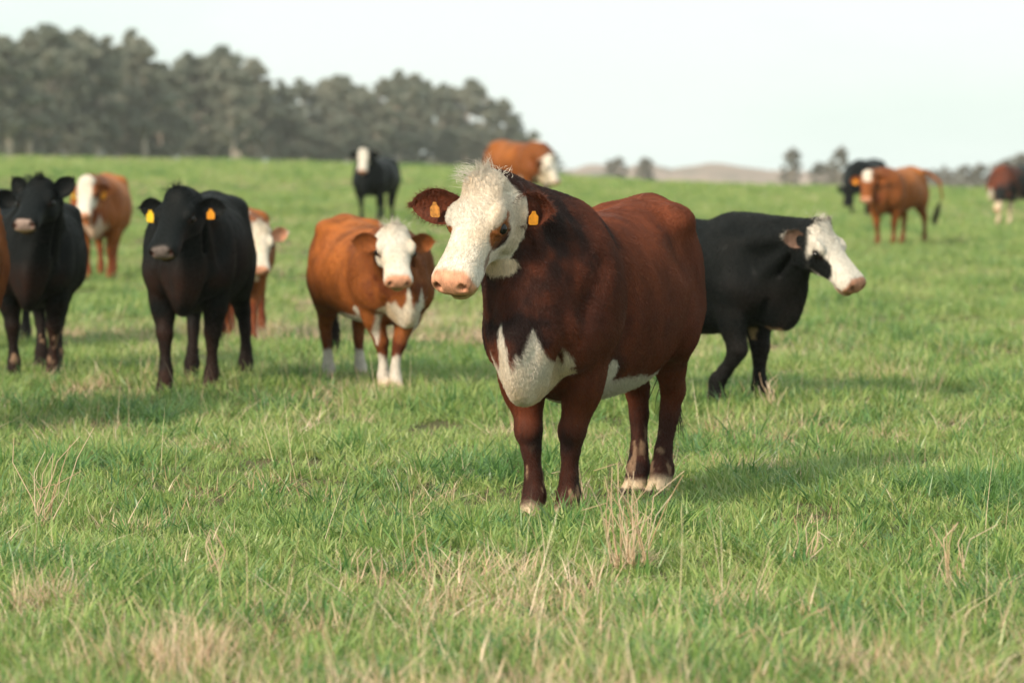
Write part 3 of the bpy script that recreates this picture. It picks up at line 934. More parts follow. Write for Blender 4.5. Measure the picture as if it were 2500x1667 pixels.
        hair_curves('coat_hair', P * scale, dirs, ln * scale, (0.00050 if hair > 150000 else 0.0009), np.clip(cc, 0.004, 0.95), 4, curl=0.07, rng=rng, parent=root, bend=-Nn * 0.45)
        # ear fringes
        PR, DR, LR, CR = [], [], [], []
        for evw, e1, nr2, e3, sp, inn, ec in ear_roots:
            m = int(2400 if hair > 150000 else 600)
            ii = rng.integers(0, len(evw), m)
            p = evw[ii] + rng.normal(0, 0.003, (m, 3))
            sg = rng.normal(0, 1, (m, 1))
            d = e1 * 0.7 + nr2 * np.where(inn[ii][:, None] > 0.5, 0.5, -0.5) + e3 * sg * 0.6 + np.array([0, 0, -0.25]) + rng.normal(0, 0.25, (m, 3))
            d /= np.linalg.norm(d, axis=1)[:, None]
            PR.append(p); DR.append(d); LR.append(0.010 + 0.026 * rng.random(m) ** 3); CR.append(ec[ii] * (0.7 + 0.8 * rng.random((m, 1))))
        hair_curves('ear_hair', np.concatenate(PR) * scale, np.concatenate(DR), np.concatenate(LR) * scale * hs, 0.0006, np.clip(np.concatenate(CR), 0.004, 0.9), 4, curl=0.06, rng=rng, parent=root)
    if tuft:
        rng = np.random.default_rng(len(label))
        m = int(tuft)
        loc = np.stack([rng.normal(-0.01, 0.026, m), rng.normal(0, 0.045, m), np.full(m, 0.03)], 1)
        p = poll + (loc * hs) @ Rh.T
        up = np.array([0, 0, 1.0])
        cl = np.round(loc[:, 1] / 0.022)                             # locks
        lock = np.stack([np.sin(cl * 12.3 + 1), np.sin(cl * 7.7 + 2), np.cos(cl * 5.1)], 1)
        d = up * 0.9 + (Rh @ np.array([0, 1, 0])) * loc[:, 1:2] * 7.0 + lock * 0.35 + rng.normal(0, 0.16, (m, 3))
        d /= np.linalg.norm(d, axis=1)[:, None]
        ln = (0.014 + 0.024 * rng.random(m) + 0.032 * np.abs(lock[:, :1]).ravel() ** 2) * hs
        tc_ = ctx.get('tuft', WHITE)
        hair_curves('forelock', p * scale, d, ln * scale, 0.0008, np.clip(tc_ * (0.85 + 0.25 * rng.random((m, 1))), 0, 0.95), 6, curl=0.045, rng=rng, parent=root, bend=(Rh @ np.array([0.5, -0.3, 0]))[None, :] * 0.35 + lock * 0.25)
    # tail switch
    rng = np.random.default_rng(5)
    m = 260
    e0, e1_ = np.array(tl[-2]), np.array(tl[-1])
    dd = (e1_ - e0) / np.linalg.norm(e1_ - e0)
    t = rng.random(m)
    p = e0 + (e1_ - e0) * (0.55 + 0.45 * t[:, None]) + rng.normal(0, 0.010, (m, 3))
    d = dd + rng.normal(0, 0.14, (m, 3)); d /= np.linalg.norm(d, axis=1)[:, None]
    hair_curves('tail_switch', p * scale, d, (0.12 + 0.16 * rng.random(m)) * scale, 0.0028, np.clip(np.ones((m, 3)) * switch * (0.7 + 0.6 * rng.random((m, 1))), 0.003, 0.9), 5, curl=0.03, droop=0.3, rng=rng, parent=root)
    print(name, len(V), round(time.time() - T0, 1))
    return root

EYE = uv_ball(0.0240); EYE.materials.append(m_eye)
TAGS = {}
for key, mt in (('o', m_tag_o), ('y', m_tag_y), ('g', m_tag_g)):
    TAGS[key] = tag_mesh(); TAGS[key].materials.append(mt)

# ---- coats
def nose(c, col, skin, chin, dark=0.0, small=0.0):
    hu, hw, hv = c['hu'], c['hw'], c['hv']
    pad = sstep(0.395, 0.415, hu + 0.25 * (-hv - 0.06) * (hv < -0.06) + 0.012 * c['n2'] - 0.9 * np.maximum(np.abs(hw) - 0.068 + 0.022 * small, 0) - 0.012 - 0.022 * small) * sstep(-0.132, -0.120, hv) * c['head'] * (hv < 0.01)
    sk = mixc(np.tile(skin, (len(hu), 1)), DARKNOSE, np.clip(dark + 0.5 * sstep(0.22, 0.5, c['n2']), 0, 1))
    sk = mixc(sk, np.array([0.42, 0.27, 0.06]), sstep(-0.08, -0.115, hv) * 0.55 * (dark < 0.5))
    col = mixc(col, sk, pad)
    nos = np.exp(-(((hu - 0.456) / 0.014) ** 2 + ((np.abs(hw) - 0.062) / 0.013) ** 2 + ((hv + 0.058) / 0.015) ** 2))
    col = mixc(col, np.array([0.10, 0.03, 0.02]), np.clip(nos * 1.1, 0, 1) * c['head'])
    ch = sstep(0.346, 0.385, hu + 0.02 * c['n1']) * sstep(-0.118, -0.130, hv) * c['head']
    col = mixc(col, chin, ch * 0.85)
    mouth = np.exp(-((hv + 0.126) / 0.006) ** 2) * sstep(0.333, 0.367, hu) * c['head']
    col = mixc(col, np.array([0.05, 0.025, 0.015]), np.clip(mouth * 0.9, 0, 1))
    c['hair'] = c['hair'] * (1 - 0.97 * np.clip(pad + 0.7 * ch, 0, 1))
    return col

def eyerim(c, col, rim, r=0.03):
    d = np.sqrt(((c['hu'] - 0.165) / 1.35) ** 2 + (c['hv'] + 0.066) ** 2)
    side = np.abs(c['hw']) > 0.06
    k = (1 - sstep(r * 0.75, r, d)) * side * c['head']
    c['hair'] = c['hair'] * (1 - 0.9 * k)
    return mixc(col, rim, k)

def hooves(c, col, sock, sock_h=0.0, mud=0.0, mud_lo=0.1, mud_hi=0.34):
    z = c['P'][:, 2]
    x, y = c['P'][:, 0], c['P'][:, 1]
    if sock_h > 0:
        col = mixc(col, sock, sstep(sock_h + 0.02, sock_h - 0.02, z + 0.06 * c['n1']))
    if mud > 0:
        mk = sstep(0.02, 0.16, c['n3'] + 0.5 * c['n2'] + mud - 0.25) * sstep(mud_hi, mud_hi - 0.08, z) * sstep(mud_lo - 0.03, mud_lo + 0.03, z)
        col = mixc(col, MUD, mk * 0.9)
    col = mixc(col, np.array([0.045, 0.035, 0.028]), sstep(0.05, 0.035, z))
    return col

def coat_red(white_face=True, base=RED, dark=RED_D, dark_neck=0.6, brisk=1.0, socks=0.16, belly=1.0, eye_patch=0.0, face_back=0.0, stain=0.0, leg_stripe=0.0, mud=0.0, blaze=None, skin=PINK, collar=0.6, mottle=0.25, ear=None, face_to=9.0):
    def fn(c):
        P = c['P']; x, y, z = P.T
        n = len(P)
        c['hair'] = np.clip(0.55 + 0.5 * sstep(0.45, 0.7, z), 0, 1) * np.ones(n)
        col = np.tile(base, (n, 1)) * (1 + mottle * 1.6 * c['n1'] + 0.25 * c['n3'])[:, None]
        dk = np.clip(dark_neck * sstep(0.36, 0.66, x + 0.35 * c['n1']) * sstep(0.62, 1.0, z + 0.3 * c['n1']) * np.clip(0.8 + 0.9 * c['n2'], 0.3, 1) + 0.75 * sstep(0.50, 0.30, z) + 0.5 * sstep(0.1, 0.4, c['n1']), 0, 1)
        fl = sstep(-0.75, -0.35, x) * sstep(0.42, 0.15, x) * sstep(0.80, 1.05, z) * np.clip(0.55 + 1.2 * c['n1'], 0, 1)  # painted sheen: a lighter highlight on the upper flank, put into the coat colour
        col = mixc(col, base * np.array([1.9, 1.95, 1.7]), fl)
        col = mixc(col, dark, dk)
        jag = 0.07 * c['n1'] + 0.045 * c['n2']
        # brisket and dewlap
        if brisk:
            bz = 0.655 + jag * 0.8
            for yc, hh_, ww_ in ((-0.12, 0.07, 0.05), (-0.035, 0.19, 0.035), (0.03, 0.05, 0.03), (0.085, 0.15, 0.05), (0.15, 0.09, 0.035)):
                bz = np.maximum(bz, 0.655 + hh_ * np.maximum(0, 1 - np.abs(y + 0.2 * jag - yc) / ww_) + 0.5 * jag)
            br = sstep(0.02, -0.02, z - bz) * sstep(0.66, 0.70, x + jag * 0.6 + 0.10 * (np.abs(y) < 0.13)) * (z > 0.47) * (np.abs(y) < 0.18 + jag) * ((z > 0.66) | (x > 0.725))
            col = mixc(col, mixc(np.tile(CREAM, (n, 1)), WHITE, np.clip(0.5 + 1.6 * c['n1'], 0, 1)), br * brisk)
        if belly:
            be = sstep(0.598, 0.575, z + 0.5 * jag) * (np.abs(y) < 0.30) * (x > -0.55) * (x < 0.46) * (c['db'] < 0.02)
            col = mixc(col, WHITE * 0.95, be * belly)
            el = np.exp(-(((x - 0.40) / 0.06) ** 2 + ((z - 0.61) / 0.07) ** 2)) + jag
            col = mixc(col, WHITE * 0.93, sstep(0.42, 0.5, el) * belly * (c['db'] < 0.03))
            c['hair'] = c['hair'] + 0.9 * be
        if collar:
            cr = sstep(0.02, 0.0, np.abs(y) - 0.05 - 0.25 * jag) * (z > 1.26) * (x > 0.45) * (x < 1.0) * collar * (c['head'] < 0.5)
            col = mixc(col, WHITE, np.clip(cr, 0, 1))
        if leg_stripe:
            st = sstep(0.035, 0.01, np.abs(np.abs(y) - 0.15) - 0.01 * 0 + jag * 0.3) * (z < 0.62) * (x > 0.55) * leg_stripe
            col = mixc(col, WHITE, np.clip(st, 0, 1))
            st = sstep(0.30, 0.26, z + jag * 1.5) * leg_stripe
            col = mixc(col, WHITE, np.clip(st, 0, 1))
        col = hooves(c, col, CREAM, socks, mud)
        hu, hw, hv = c['hu'], c['hw'], c['hv']
        if white_face:
            edge = -0.035 + face_back - 0.30 * np.maximum(0, -hv - 0.15) * 0 + 0.35 * jag - 0.22 * np.exp(-((hv + 0.27) / 0.06) ** 2) * 0.6
            wf = sstep(edge - 0.008, edge + 0.008, hu + 0.18 * (hv + 0.02) * (hv < -0.02) + 0.10 * (hv > -0.01))
            wf = np.where(blaze is None, wf, wf * sstep(blaze or 1, (blaze or 1) - 0.02, np.abs(hw) + 0.4 * jag))
            face = mixc(np.tile(WHITE, (n, 1)), WHITE * np.array([0.98, 0.86, 0.72]), np.clip(0.35 + 1.5 * c['n1'], 0, 1))
            face = face * (1 + 0.12 * c['n3'])[:, None]
            wf = wf * sstep(face_to + 0.02, face_to - 0.02, hu + jag)
            col = mixc(col, face, wf * c['head'])
            # white throat
            th = np.exp(-(((hu - 0.21) / 0.045) ** 2 + ((hv + 0.255) / 0.034) ** 2 + (hw / 0.12) ** 2)) * 1.25
            col = mixc(col, CREAM, sstep(0.35, 0.45, th + jag))
            if eye_patch:
                ep = sstep(1.0, 0.86, np.sqrt(((hu - 0.172) / 0.070) ** 2 + ((hv + 0.090) / 0.062) ** 2) + 3.0 * jag) * (np.abs(hw) > 0.05) * c['head']
                ep2 = sstep(1.0, 0.8, np.sqrt(((hu - 0.10) / 0.03) ** 2 + ((hv + 0.075) / 0.02) ** 2) + 2 * jag) * (hw > 0.05) * c['head']
                col = mixc(col, mixc(np.tile(np.array([0.30, 0.105, 0.030]), (n, 1)), RED_D, sstep(-0.09, -0.14, hv)), np.clip(ep + ep2, 0, 1) * eye_patch)
            if stain:
                s1 = sstep(0.010, 0.004, np.abs(hv + 0.098 + 0.05 * (hu - 0.2) + 0.02 * c['n2'])) * sstep(0.19, 0.21, hu) * sstep(0.28, 0.26, hu)
                s2 = np.exp(-(((hu - 0.30) / 0.045) ** 2 + ((hv + 0.115) / 0.022) ** 2)) + 0.55 * c['n3'] + 0.2 * c['n2']
                col = mixc(col, np.array([0.15, 0.07, 0.035]), np.clip(s1 * 0.8 + 0.75 * sstep(0.38, 0.62, s2), 0, 1) * (hw > 0.03) * c['head'] * stain)
        col = eyerim(c, col, np.array([0.24, 0.085, 0.03]) if eye_patch else np.array([0.10, 0.045, 0.03]), 0.032)
        col = nose(c, col, skin, np.array([0.42, 0.27, 0.07]))
        c['hair'] = np.clip(c['hair'], 0, 1.6)
        c['ear'] = ear if ear is not None else (base * 0.75 + dark * 0.3, base * 0.8, base)
        c['tuft'] = WHITE if white_face else base
        return np.clip(col, 0.003, 0.9)
    return fn

def coat_black(white_face=False, brown=0.5, socks=0.0, nosec=None, dark_nose=0.85, mud=0.0, blaze=None, cheek=False, ear=None, brisk=0.0, warm=0.0):
    def fn(c):
        P = c['P']; x, y, z = P.T
        n = len(P)
        c['hair'] = np.ones(n)
        col = np.tile(BLACK, (n, 1)) * (1 + 0.5 * c['n1'])[:, None]
        bk = np.clip(sstep(0.0, 0.5, c['n1'] + 0.25) * brown * sstep(0.95, 0.65, z) * sstep(0.45, 0.7, x) + brown * 0.45 * sstep(0.5, 0.3, z), 0, 1)
        col = mixc(col, BROWNBLK, bk)
        jag = 0.07 * c['n1'] + 0.045 * c['n2']
        hu, hw, hv = c['hu'], c['hw'], c['hv']
        if brisk:
            br = sstep(0.53, 0.50, z + jag * 0.5) * (x > 0.55) * (x < 0.9) * (z > 0.44) * (np.abs(y) < 0.10)
            col = mixc(col, CREAM * np.array([1, 0.85, 0.7]), br * brisk)
        if white_face:
            wf = sstep(-0.02, 0.0, hu + 0.4 * jag)
            if blaze: wf = wf * sstep(blaze + 0.01, blaze - 0.01, np.abs(hw) + 0.5 * jag - 0.4 * np.maximum(0, hu - 0.25))
            face = np.tile(WHITE * 0.93, (n, 1)) * (1 + 0.12 * c['n3'])[:, None]
            if cheek:                                           # dark cheek with pale lower jaw
                ck = sstep(1.0, 0.85, np.sqrt(((hu - 0.225) / 0.10) ** 2 + ((hv + 0.115) / 0.07) ** 2) + 1.5 * jag)
                back = sstep(0.06, 0.02, hu + 1.1 * (hv + 0.05) * (hv > -0.30) + 0.3 * jag) * (hv < -0.02)
                wf = wf * (1 - np.clip(ck + back, 0, 1))
            col = mixc(col, face, np.clip(wf, 0, 1) * c['head'])
        col = hooves(c, col, MUD, socks, mud, 0.12, 0.36)
        col = eyerim(c, col, np.array([0.02, 0.013, 0.011]) if not white_face else np.array([0.03, 0.018, 0.016]), 0.034)
        col = nose(c, col, nosec if nosec is not None else np.array([0.20, 0.16, 0.145]), np.array([0.05, 0.035, 0.028]) if not white_face else np.array([0.5, 0.3, 0.2]), dark_nose, 0.0 if white_face else 1.0)
        c['ear'] = ear if ear is not None else (BLACK * 1.2, BLACK * 1.5, BLACK)
        c['tuft'] = WHITE if white_face else BLACK * 1.5
        return np.clip(col, 0.003, 0.9)
    return fn

# ------------------------------------------------------------------ hazy air
def build_haze(density):
    lo, hi = (-735, -75, -30.0), (735, 1135, 26.0)
    v = [(x, y, z) for x in (lo[0], hi[0]) for y in (lo[1], hi[1]) for z in (lo[2], hi[2])]
    f = [(0, 1, 3, 2), (4, 6, 7, 5), (0, 4, 5, 1), (2, 3, 7, 6), (0, 2, 6, 4), (1, 5, 7, 3)]
    me = bpy.data.meshes.new('haze'); me.from_pydata(v, [], f)
    m = bpy.data.materials.new('haze'); m.use_nodes = True
    n = m.node_tree.nodes; n.clear()
    o = n.new('ShaderNodeOutputMaterial'); pv = n.new('ShaderNodeVolumePrincipled')
    pv.inputs['Color'].default_value = (0.93, 0.95, 0.94, 1); pv.inputs['Density'].default_value = density; pv.inputs['Anisotropy'].default_value = 0.0
    m.node_tree.links.new(pv.outputs['Volume'], o.inputs['Volume'])
    tag(link('haze', me, m), 'thin pale haze over the whole pasture', None, None, 'stuff')
build_haze(0.00022)

# ---- the herd
H_ = swing
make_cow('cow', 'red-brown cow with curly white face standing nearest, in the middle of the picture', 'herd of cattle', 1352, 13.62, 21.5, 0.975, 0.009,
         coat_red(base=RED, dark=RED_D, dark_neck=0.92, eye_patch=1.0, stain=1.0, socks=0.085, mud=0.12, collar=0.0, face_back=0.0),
         dict(px=(1184, 450), fx=1.06, face=32, pitch=51, roll=-3),
         legs=dict(fl=H_(FRONT, -0.03, -0.115), fr=H_(FRONT, 0.03, -0.085), hl=H_(HIND, 0.04, -0.125), hr=H_(HIND, 0.0, -0.07)),
         ears=dict(l=dict(droop=-0.02, sweep=1.0, out=0.75, L=0.20), r=dict(droop=-0.02, sweep=0.05, out=-0.1, L=0.275)),
         tags=[('l', 'o', -0.01, 0.85), ('r', 'g', 0.01, 0.95)], legw=1.0, eyeout=0.001, hair=380000, hairlen=0.020, tuft=420, hs=1.0, hwx=0.93, crest=0.04, neck=1.03, bd=0.03, rump=0.02, bw=0.775, zoff=-0.02)
make_cow('cow', 'black cow with yellow tags in both spread ears, left of the calf', 'herd of cattle', 462, 21.0, 2.5, 0.92, 0.014,
         coat_black(brown=1.0, dark_nose=0.15, nosec=np.array([0.16, 0.13, 0.12])),
         dict(px=(436, 474), fx=1.12, face=19, pitch=47, roll=3),
         legs=dict(fl=H_(FRONT, -0.04, -0.03), fr=H_(FRONT, 0.16, -0.02), hl=H_(HIND, 0.05, 0.06), hr=H_(HIND, 0.30, -0.03)),
         ears=dict(l=dict(droop=0.0, sweep=0.35), r=dict(droop=-0.12, sweep=0.1)),
         tags=[('l', 'o', -0.01, 1.05), ('r', 'y', -0.02, 1.25)], hair=95000, hairlen=0.016, tuft=160, hs=1.0, bw=0.86)
make_cow('cow', 'black cow with upright ears and pale nose near the left edge', 'herd of cattle', 78, 22.3, -2.0, 0.87, 0.014,
         coat_black(brown=1.0, dark_nose=0.1, nosec=np.array([0.30, 0.22, 0.19]), mud=0.1, warm=0.3),
         dict(px=(98, 448), fx=1.10, face=12, pitch=33, roll=2),
         legs=dict(fl=H_(FRONT, 0, -0.02), fr=H_(FRONT, 0.0, -0.02), hl=H_(HIND, 0.12, -0.10), hr=H_(HIND, 0.12, -0.10)),
         ears=dict(l=dict(droop=-0.75, sweep=0.3), r=dict(droop=-0.85, sweep=0.3)),
         hair=95000, hairlen=0.017, tuft=260, hs=1.0, bw=0.88)
make_cow('cow', 'shaggy brown cow of which only a flank shows at the left edge', 'herd of cattle', -252, 17.6, 3.0, 1.0, 0.016,
         coat_red(base=RUST * 0.85, dark=RED, white_face=False, dark_neck=0.3, brisk=0, belly=0, collar=0),
         dict(px=(-330, 470), fx=1.05, face=20, pitch=55), hair=90000, hairlen=0.035, bw=1.0, bd=0.0)
make_cow('cow', 'black cow mostly beyond the left edge, showing one ear and a bit of back', 'herd of cattle', -85, 25.4, 6.0, 0.92, 0.02,
         coat_black(brown=0.3), dict(px=(-58, 452), fx=1.08, face=2, pitch=55), ears=dict(l=dict(droop=0.05, sweep=0.2)), hs=1.08, hair=8000)
make_cow('cow', 'rusty cow with white blaze and yellow tags behind the black cows', 'herd of cattle', 236, 40.3, -1.0, 0.96, 0.022,
         coat_red(base=RUST, dark=RED, dark_neck=0.45, blaze=0.105, belly=0.5, socks=0, brisk=0.5, collar=0, mottle=0.15),
         dict(px=(212, 440), fx=1.08, face=10, pitch=64), legs=dict(fl=H_(FRONT, -0.12, -0.02), fr=H_(FRONT, 0.1, -0.06), hl=H_(HIND, 0.1, -0.08), hr=H_(HIND, 0.1, -0.08)),
         ears=dict(l=dict(droop=0.25, sweep=0.8), r=dict(droop=0.25, sweep=0.7)), tags=[('l', 'o', -0.03, 1.4), ('r', 'y', -0.03, 1.4)], hs=1.02, bw=0.95)
make_cow('cow', 'white-faced cow half hidden behind the black cow with yellow tags', 'herd of cattle', 592, 27.0, -3.0, 0.78, 0.016,
         coat_red(base=RUST * 0.8, dark=RED, dark_neck=0.1, brisk=1.0, socks=0, belly=1, collar=1.0, ear=(PINK * 0.9, WHITE, WHITE)),
         dict(px=(632, 556), fx=1.20, face=-6, pitch=60, roll=0), legs=dict(fl=H_(FRONT, 0.2, -0.06), fr=H_(FRONT, -0.3, 0.0)),
         ears=dict(l=dict(droop=-0.25, sweep=0.3), r=dict(droop=0, sweep=0.3)), hs=1.02, tuft=200, hair=9000, bw=0.8)
make_cow('cow', 'brown and white calf with crossed white forefeet, left of the nearest cow', 'herd of cattle', 958, 21.1, -21.0, 0.79, 0.013,
         coat_red(base=RUST * 0.92, dark=RED * 0.8, dark_neck=0.35, brisk=1.0, socks=0.10, leg_stripe=0.9, belly=1.0, collar=1.0, face_back=-0.01, mottle=0.3),
         dict(px=(964, 562), fx=1.12, face=-8, pitch=46, roll=-2),
         legs=dict(fl=H_(FRONT, 0.10, -0.17), fr=H_(FRONT, -0.05, -0.11), hl=H_(HIND, 0.20, -0.05), hr=H_(HIND, -0.02, -0.06)),
         ears=dict(l=dict(droop=-0.12, sweep=0.2, L=0.2), r=dict(droop=-0.08, sweep=0.25, L=0.2)), tuft=260, hair=100000, hairlen=0.015, hs=1.06, bw=0.98, rump=0.05, zoff=-0.02)
make_cow('cow', 'far black cow with white face facing us in front of the wood', 'herd of cattle', 902, 68, 14.0, 0.98, 0.028,
         coat_black(white_face=True, blaze=0.10, brown=0, nosec=PINK * 0.8, dark_nose=0.2), dict(px=(888, 366), fx=1.08, face=8, pitch=66),
         legs=dict(fl=H_(FRONT, 0, 0.02), fr=H_(FRONT, 0, 0.0), hl=H_(HIND, 0, -0.06), hr=H_(HIND, 0.0, -0.06)), hs=1.03)
make_cow('cow', 'far rusty cow with white belly and face on the skyline above the nearest cow', 'herd of cattle', 1312, 64, -34.0, 1.06, 0.03,
         coat_red(base=RUST * 0.72, dark=RED, dark_neck=0.1, brisk=1, belly=1, collar=1, leg_stripe=1.0, socks=0.3), dict(px=(1345, 385), fx=1.12, face=-55, pitch=66), zoff=0.30, hs=1.03,
         ears=dict(l=dict(droop=0.3, sweep=0.5), r=dict(droop=0.3, sweep=0.5)))
lift = [(0.60, 0.185, 1.00, .13), (0.62, 0.215, 0.80, .135), (0.58, 0.205, 0.665, .11), (0.60, 0.19, 0.52, .078), (0.63, 0.18, 0.385, .062),
        (0.60, 0.178, 0.325, .047), (0.53, 0.172, 0.235, .042), (0.47, 0.17, 0.17, .050), (0.455, 0.168, 0.115, .045), (0.45, 0.168, 0.06, .050)]
make_cow('cow', 'black cow with white face walking to the right behind the nearest cow', 'herd of cattle', 1812, 19.7, -54.0, 0.85, 0.014,
         coat_black(white_face=True, cheek=True, brown=0.25, nosec=PINK * 0.9, dark_nose=0.25, mud=0.0, brisk=0.7, ear=(np.array([0.20, 0.12, 0.09]), BLACK * 1.4, WHITE)),
         dict(px=(2000, 552), fx=1.24, face=-54, pitch=47, roll=4),
         legs=dict(fl=H_(FRONT, 0.08, -0.02), fr=lift, hl=H_(HIND, 0.2, 0), hr=H_(HIND, -0.15, 0)),
         ears=dict(l=dict(droop=-0.75, sweep=0.3), r=dict(droop=-0.40, sweep=0.8, out=1.6, L=0.16, wide=0.9)), hair=100000, hairlen=0.02, tuft=120, hs=1.06, hwx=1.12, bw=0.92, bd=0.05, legw=1.12, musc=0.0, neck=1.15, crest=-0.025)
make_cow('cow', 'far brown cow with tail swung out, on the right slope', 'herd of cattle', 2163, 54, 27.0, 0.97, 0.026,
         coat_red(base=RUST * 0.95, dark=RED, dark_neck=0.35, brisk=0, belly=0, socks=0, collar=0, blaze=0.08, face_to=0.13, mottle=0.3), dict(px=(2118, 424), fx=1.12, face=16, pitch=62),
         legs=dict(fl=H_(FRONT, 0, -0.03), fr=H_(FRONT, 0.0, -0.03), hl=H_(HIND, -0.1, 0), hr=H_(HIND, 0.15, -0.02)),
         ears=dict(l=dict(droop=0.1, sweep=0.4), r=dict(droop=0.1, sweep=0.2)), tags=[('r', 'o', 0.0, 1.3)],
         tail=[(-0.86, 0, 1.24), (-0.95, 0.15, 1.22), (-1.0, 0.36, 1.05), (-1.0, 0.40, 0.80), (-0.98, 0.34, 0.62)], hs=1.02, bw=0.9, bd=-0.03)
make_cow('cow', 'far black cow grazing with lowered head behind the brown cow on the right', 'herd of cattle', 2098, 80, 22.0, 1.04, 0.03,
         coat_black(brown=0), dict(px=(2068, 452), fx=1.30, face=30, pitch=80), hs=1.02, bw=1.05)
make_cow('cow', 'dark cow with brown shoulder and white legs cut off by the right edge', 'herd of cattle', 2452, 72, 52.0, 0.98, 0.03,
         coat_red(base=BLACK * 2.5, dark=RED, dark_neck=0.9, brisk=1, belly=0.4, socks=0.5, collar=0.0, white_face=False), dict(px=(2436, 462), fx=1.22, face=60, pitch=78), hs=1.02)
print('cows', time.time() - T0)

# ------------------------------------------------------------------ grass
def mat_blade(name, stops, trans=0.35, patch=(0.5, 0.25)):
    m = bpy.data.materials.new(name); m.use_nodes = True
    n, l = m.node_tree.nodes, m.node_tree.links
    n.clear()
    out = n.new('ShaderNodeOutputMaterial')
    at = n.new('ShaderNodeAttribute'); at.attribute_name = 'coat'
    sep = n.new('ShaderNodeSeparateColor'); l.new(at.outputs['Color'], sep.inputs['Color'])
    geo = n.new('ShaderNodeNewGeometry')
    mp = n.new('ShaderNodeMapping'); mp.inputs['Scale'].default_value = (1.0, 0.45, 0.0)
    l.new(geo.outputs['Position'], mp.inputs['Vector'])
    no = n.new('ShaderNodeTexNoise'); no.inputs['Scale'].default_value = patch[0]; no.inputs['Detail'].default_value = 4
    l.new(mp.outputs['Vector'], no.inputs['Vector'])
    oi = n.new('ShaderNodeObjectInfo')
    a = n.new('ShaderNodeMath'); a.operation = 'MULTIPLY_ADD'; a.inputs[1].default_value = 0.58
    l.new(sep.outputs['Red'], a.inputs[0])
    nn = n.new('ShaderNodeMapRange'); nn.inputs['From Min'].default_value = 0.3; nn.inputs['From Max'].default_value = 0.7; nn.inputs['To Min'].default_value = 0.0; nn.inputs['To Max'].default_value = 0.36
    l.new(no.outputs['Fac'], nn.inputs['Value']); l.new(nn.outputs['Result'], a.inputs[2])
    a2 = n.new('ShaderNodeMath'); a2.operation = 'MULTIPLY_ADD'; a2.inputs[1].default_value = 0.16
    l.new(oi.outputs['Random'], a2.inputs[0]); l.new(a.outputs['Value'], a2.inputs[2])
    r = ramp(n, stops); l.new(a2.outputs['Value'], r.inputs['Fac'])
    d = n.new('ShaderNodeBsdfPrincipled'); d.inputs['Roughness'].default_value = 0.38; d.inputs['Specular IOR Level'].default_value = 0.5
    t = n.new('ShaderNodeBsdfTranslucent')
    l.new(r.outputs['Color'], d.inputs['Base Color']); l.new(r.outputs['Color'], t.inputs['Color'])
    mx = n.new('ShaderNodeMixShader'); mx.inputs['Fac'].default_value = trans
    l.new(d.outputs['BSDF'], mx.inputs[1]); l.new(t.outputs['BSDF'], mx.inputs[2])
    l.new(mx.outputs['Shader'], out.inputs['Surface'])
    return m
m_green = mat_blade('green_blade', [(0.0, (0.075, 0.16, 0.045)), (0.3, (0.19, 0.31, 0.08)), (0.6, (0.31, 0.42, 0.115)), (0.85, (0.45, 0.48, 0.19)), (1.0, (0.58, 0.53, 0.31))])
m_lush = mat_blade('lush_blade', [(0.0, (0.040, 0.115, 0.055)), (0.4, (0.10, 0.225, 0.065)), (0.75, (0.19, 0.33, 0.085)), (1.0, (0.30, 0.39, 0.13))])
m_straw = mat_blade('straw_blade', [(0.0, (0.44, 0.25, 0.14)), (0.35, (0.60, 0.41, 0.26)), (0.7, (0.72, 0.56, 0.39)), (1.0, (0.80, 0.70, 0.55))], 0.2)

def blades(n, rad, h0, h1, w0, w1, lean, arch, seed, seg=3, spots=0):
    """n grass blades rooted within rad: tapering strips that lean and arch over"""
    r = np.random.default_rng(seed)
    V, Q, T, C = [], [], [], []
    sp = [(r.normal(0, rad * 0.55), r.normal(0, rad * 0.55), rad * (0.06 + 0.22 * r.random()), 0.5 + 0.6 * r.random()) for _ in range(spots)]
    for i in range(n):
        a, q = r.random() * 6.283, rad * math.sqrt(r.random())
        base = np.array([q * math.cos(a), q * math.sin(a), -0.01])
        hk = 1.0
        if sp:                                   # rooted in scattered bunches of different height
            k0 = sp[int(r.random() ** 1.4 * len(sp))]
            base = np.array([k0[0] + r.normal(0, k0[2]), k0[1] + r.normal(0, k0[2]), -0.01]); hk = k0[3]
        h = (h0 + (h1 - h0) * r.random() ** 1.3) * hk
        w = w0 + (w1 - w0) * r.random()
        az = a + r.normal(0, 1.0)
        dirh = np.array([math.cos(az), math.sin(az), 0])
        fz = az + math.pi / 2 + r.normal(0, 0.8)
        side = np.array([math.cos(fz), math.sin(fz), 0])
        ln = lean * abs(r.normal(0, 1))
        ar = arch * r.random()
        o = len(V)
        cr = r.random()
        for k in range(seg + 1):
            t = k / seg
            p = base + np.array([0, 0, 1]) * h * (t - ar * 0.55 * t * t) + dirh * h * (ln * t + ar * t * t)
            ww = w * (1 - t ** 1.6) if k < seg else 0
            if k < seg:
                V.append(p - side * ww / 2); V.append(p + side * ww / 2)
                C += [[cr, t, 0]] * 2
            else:
                V.append(p); C.append([cr, t, 0])
        for k in range(seg - 1):
            Q.append((o + 2 * k, o + 2 * k + 1, o + 2 * k + 3, o + 2 * k + 2))
        T.append((o + 2 * (seg - 1), o + 2 * (seg - 1) + 1, o + 2 * seg))
    return mesh_from('grass_clump', np.array(V), np.array(Q), np.array(T), cols=np.array(C))

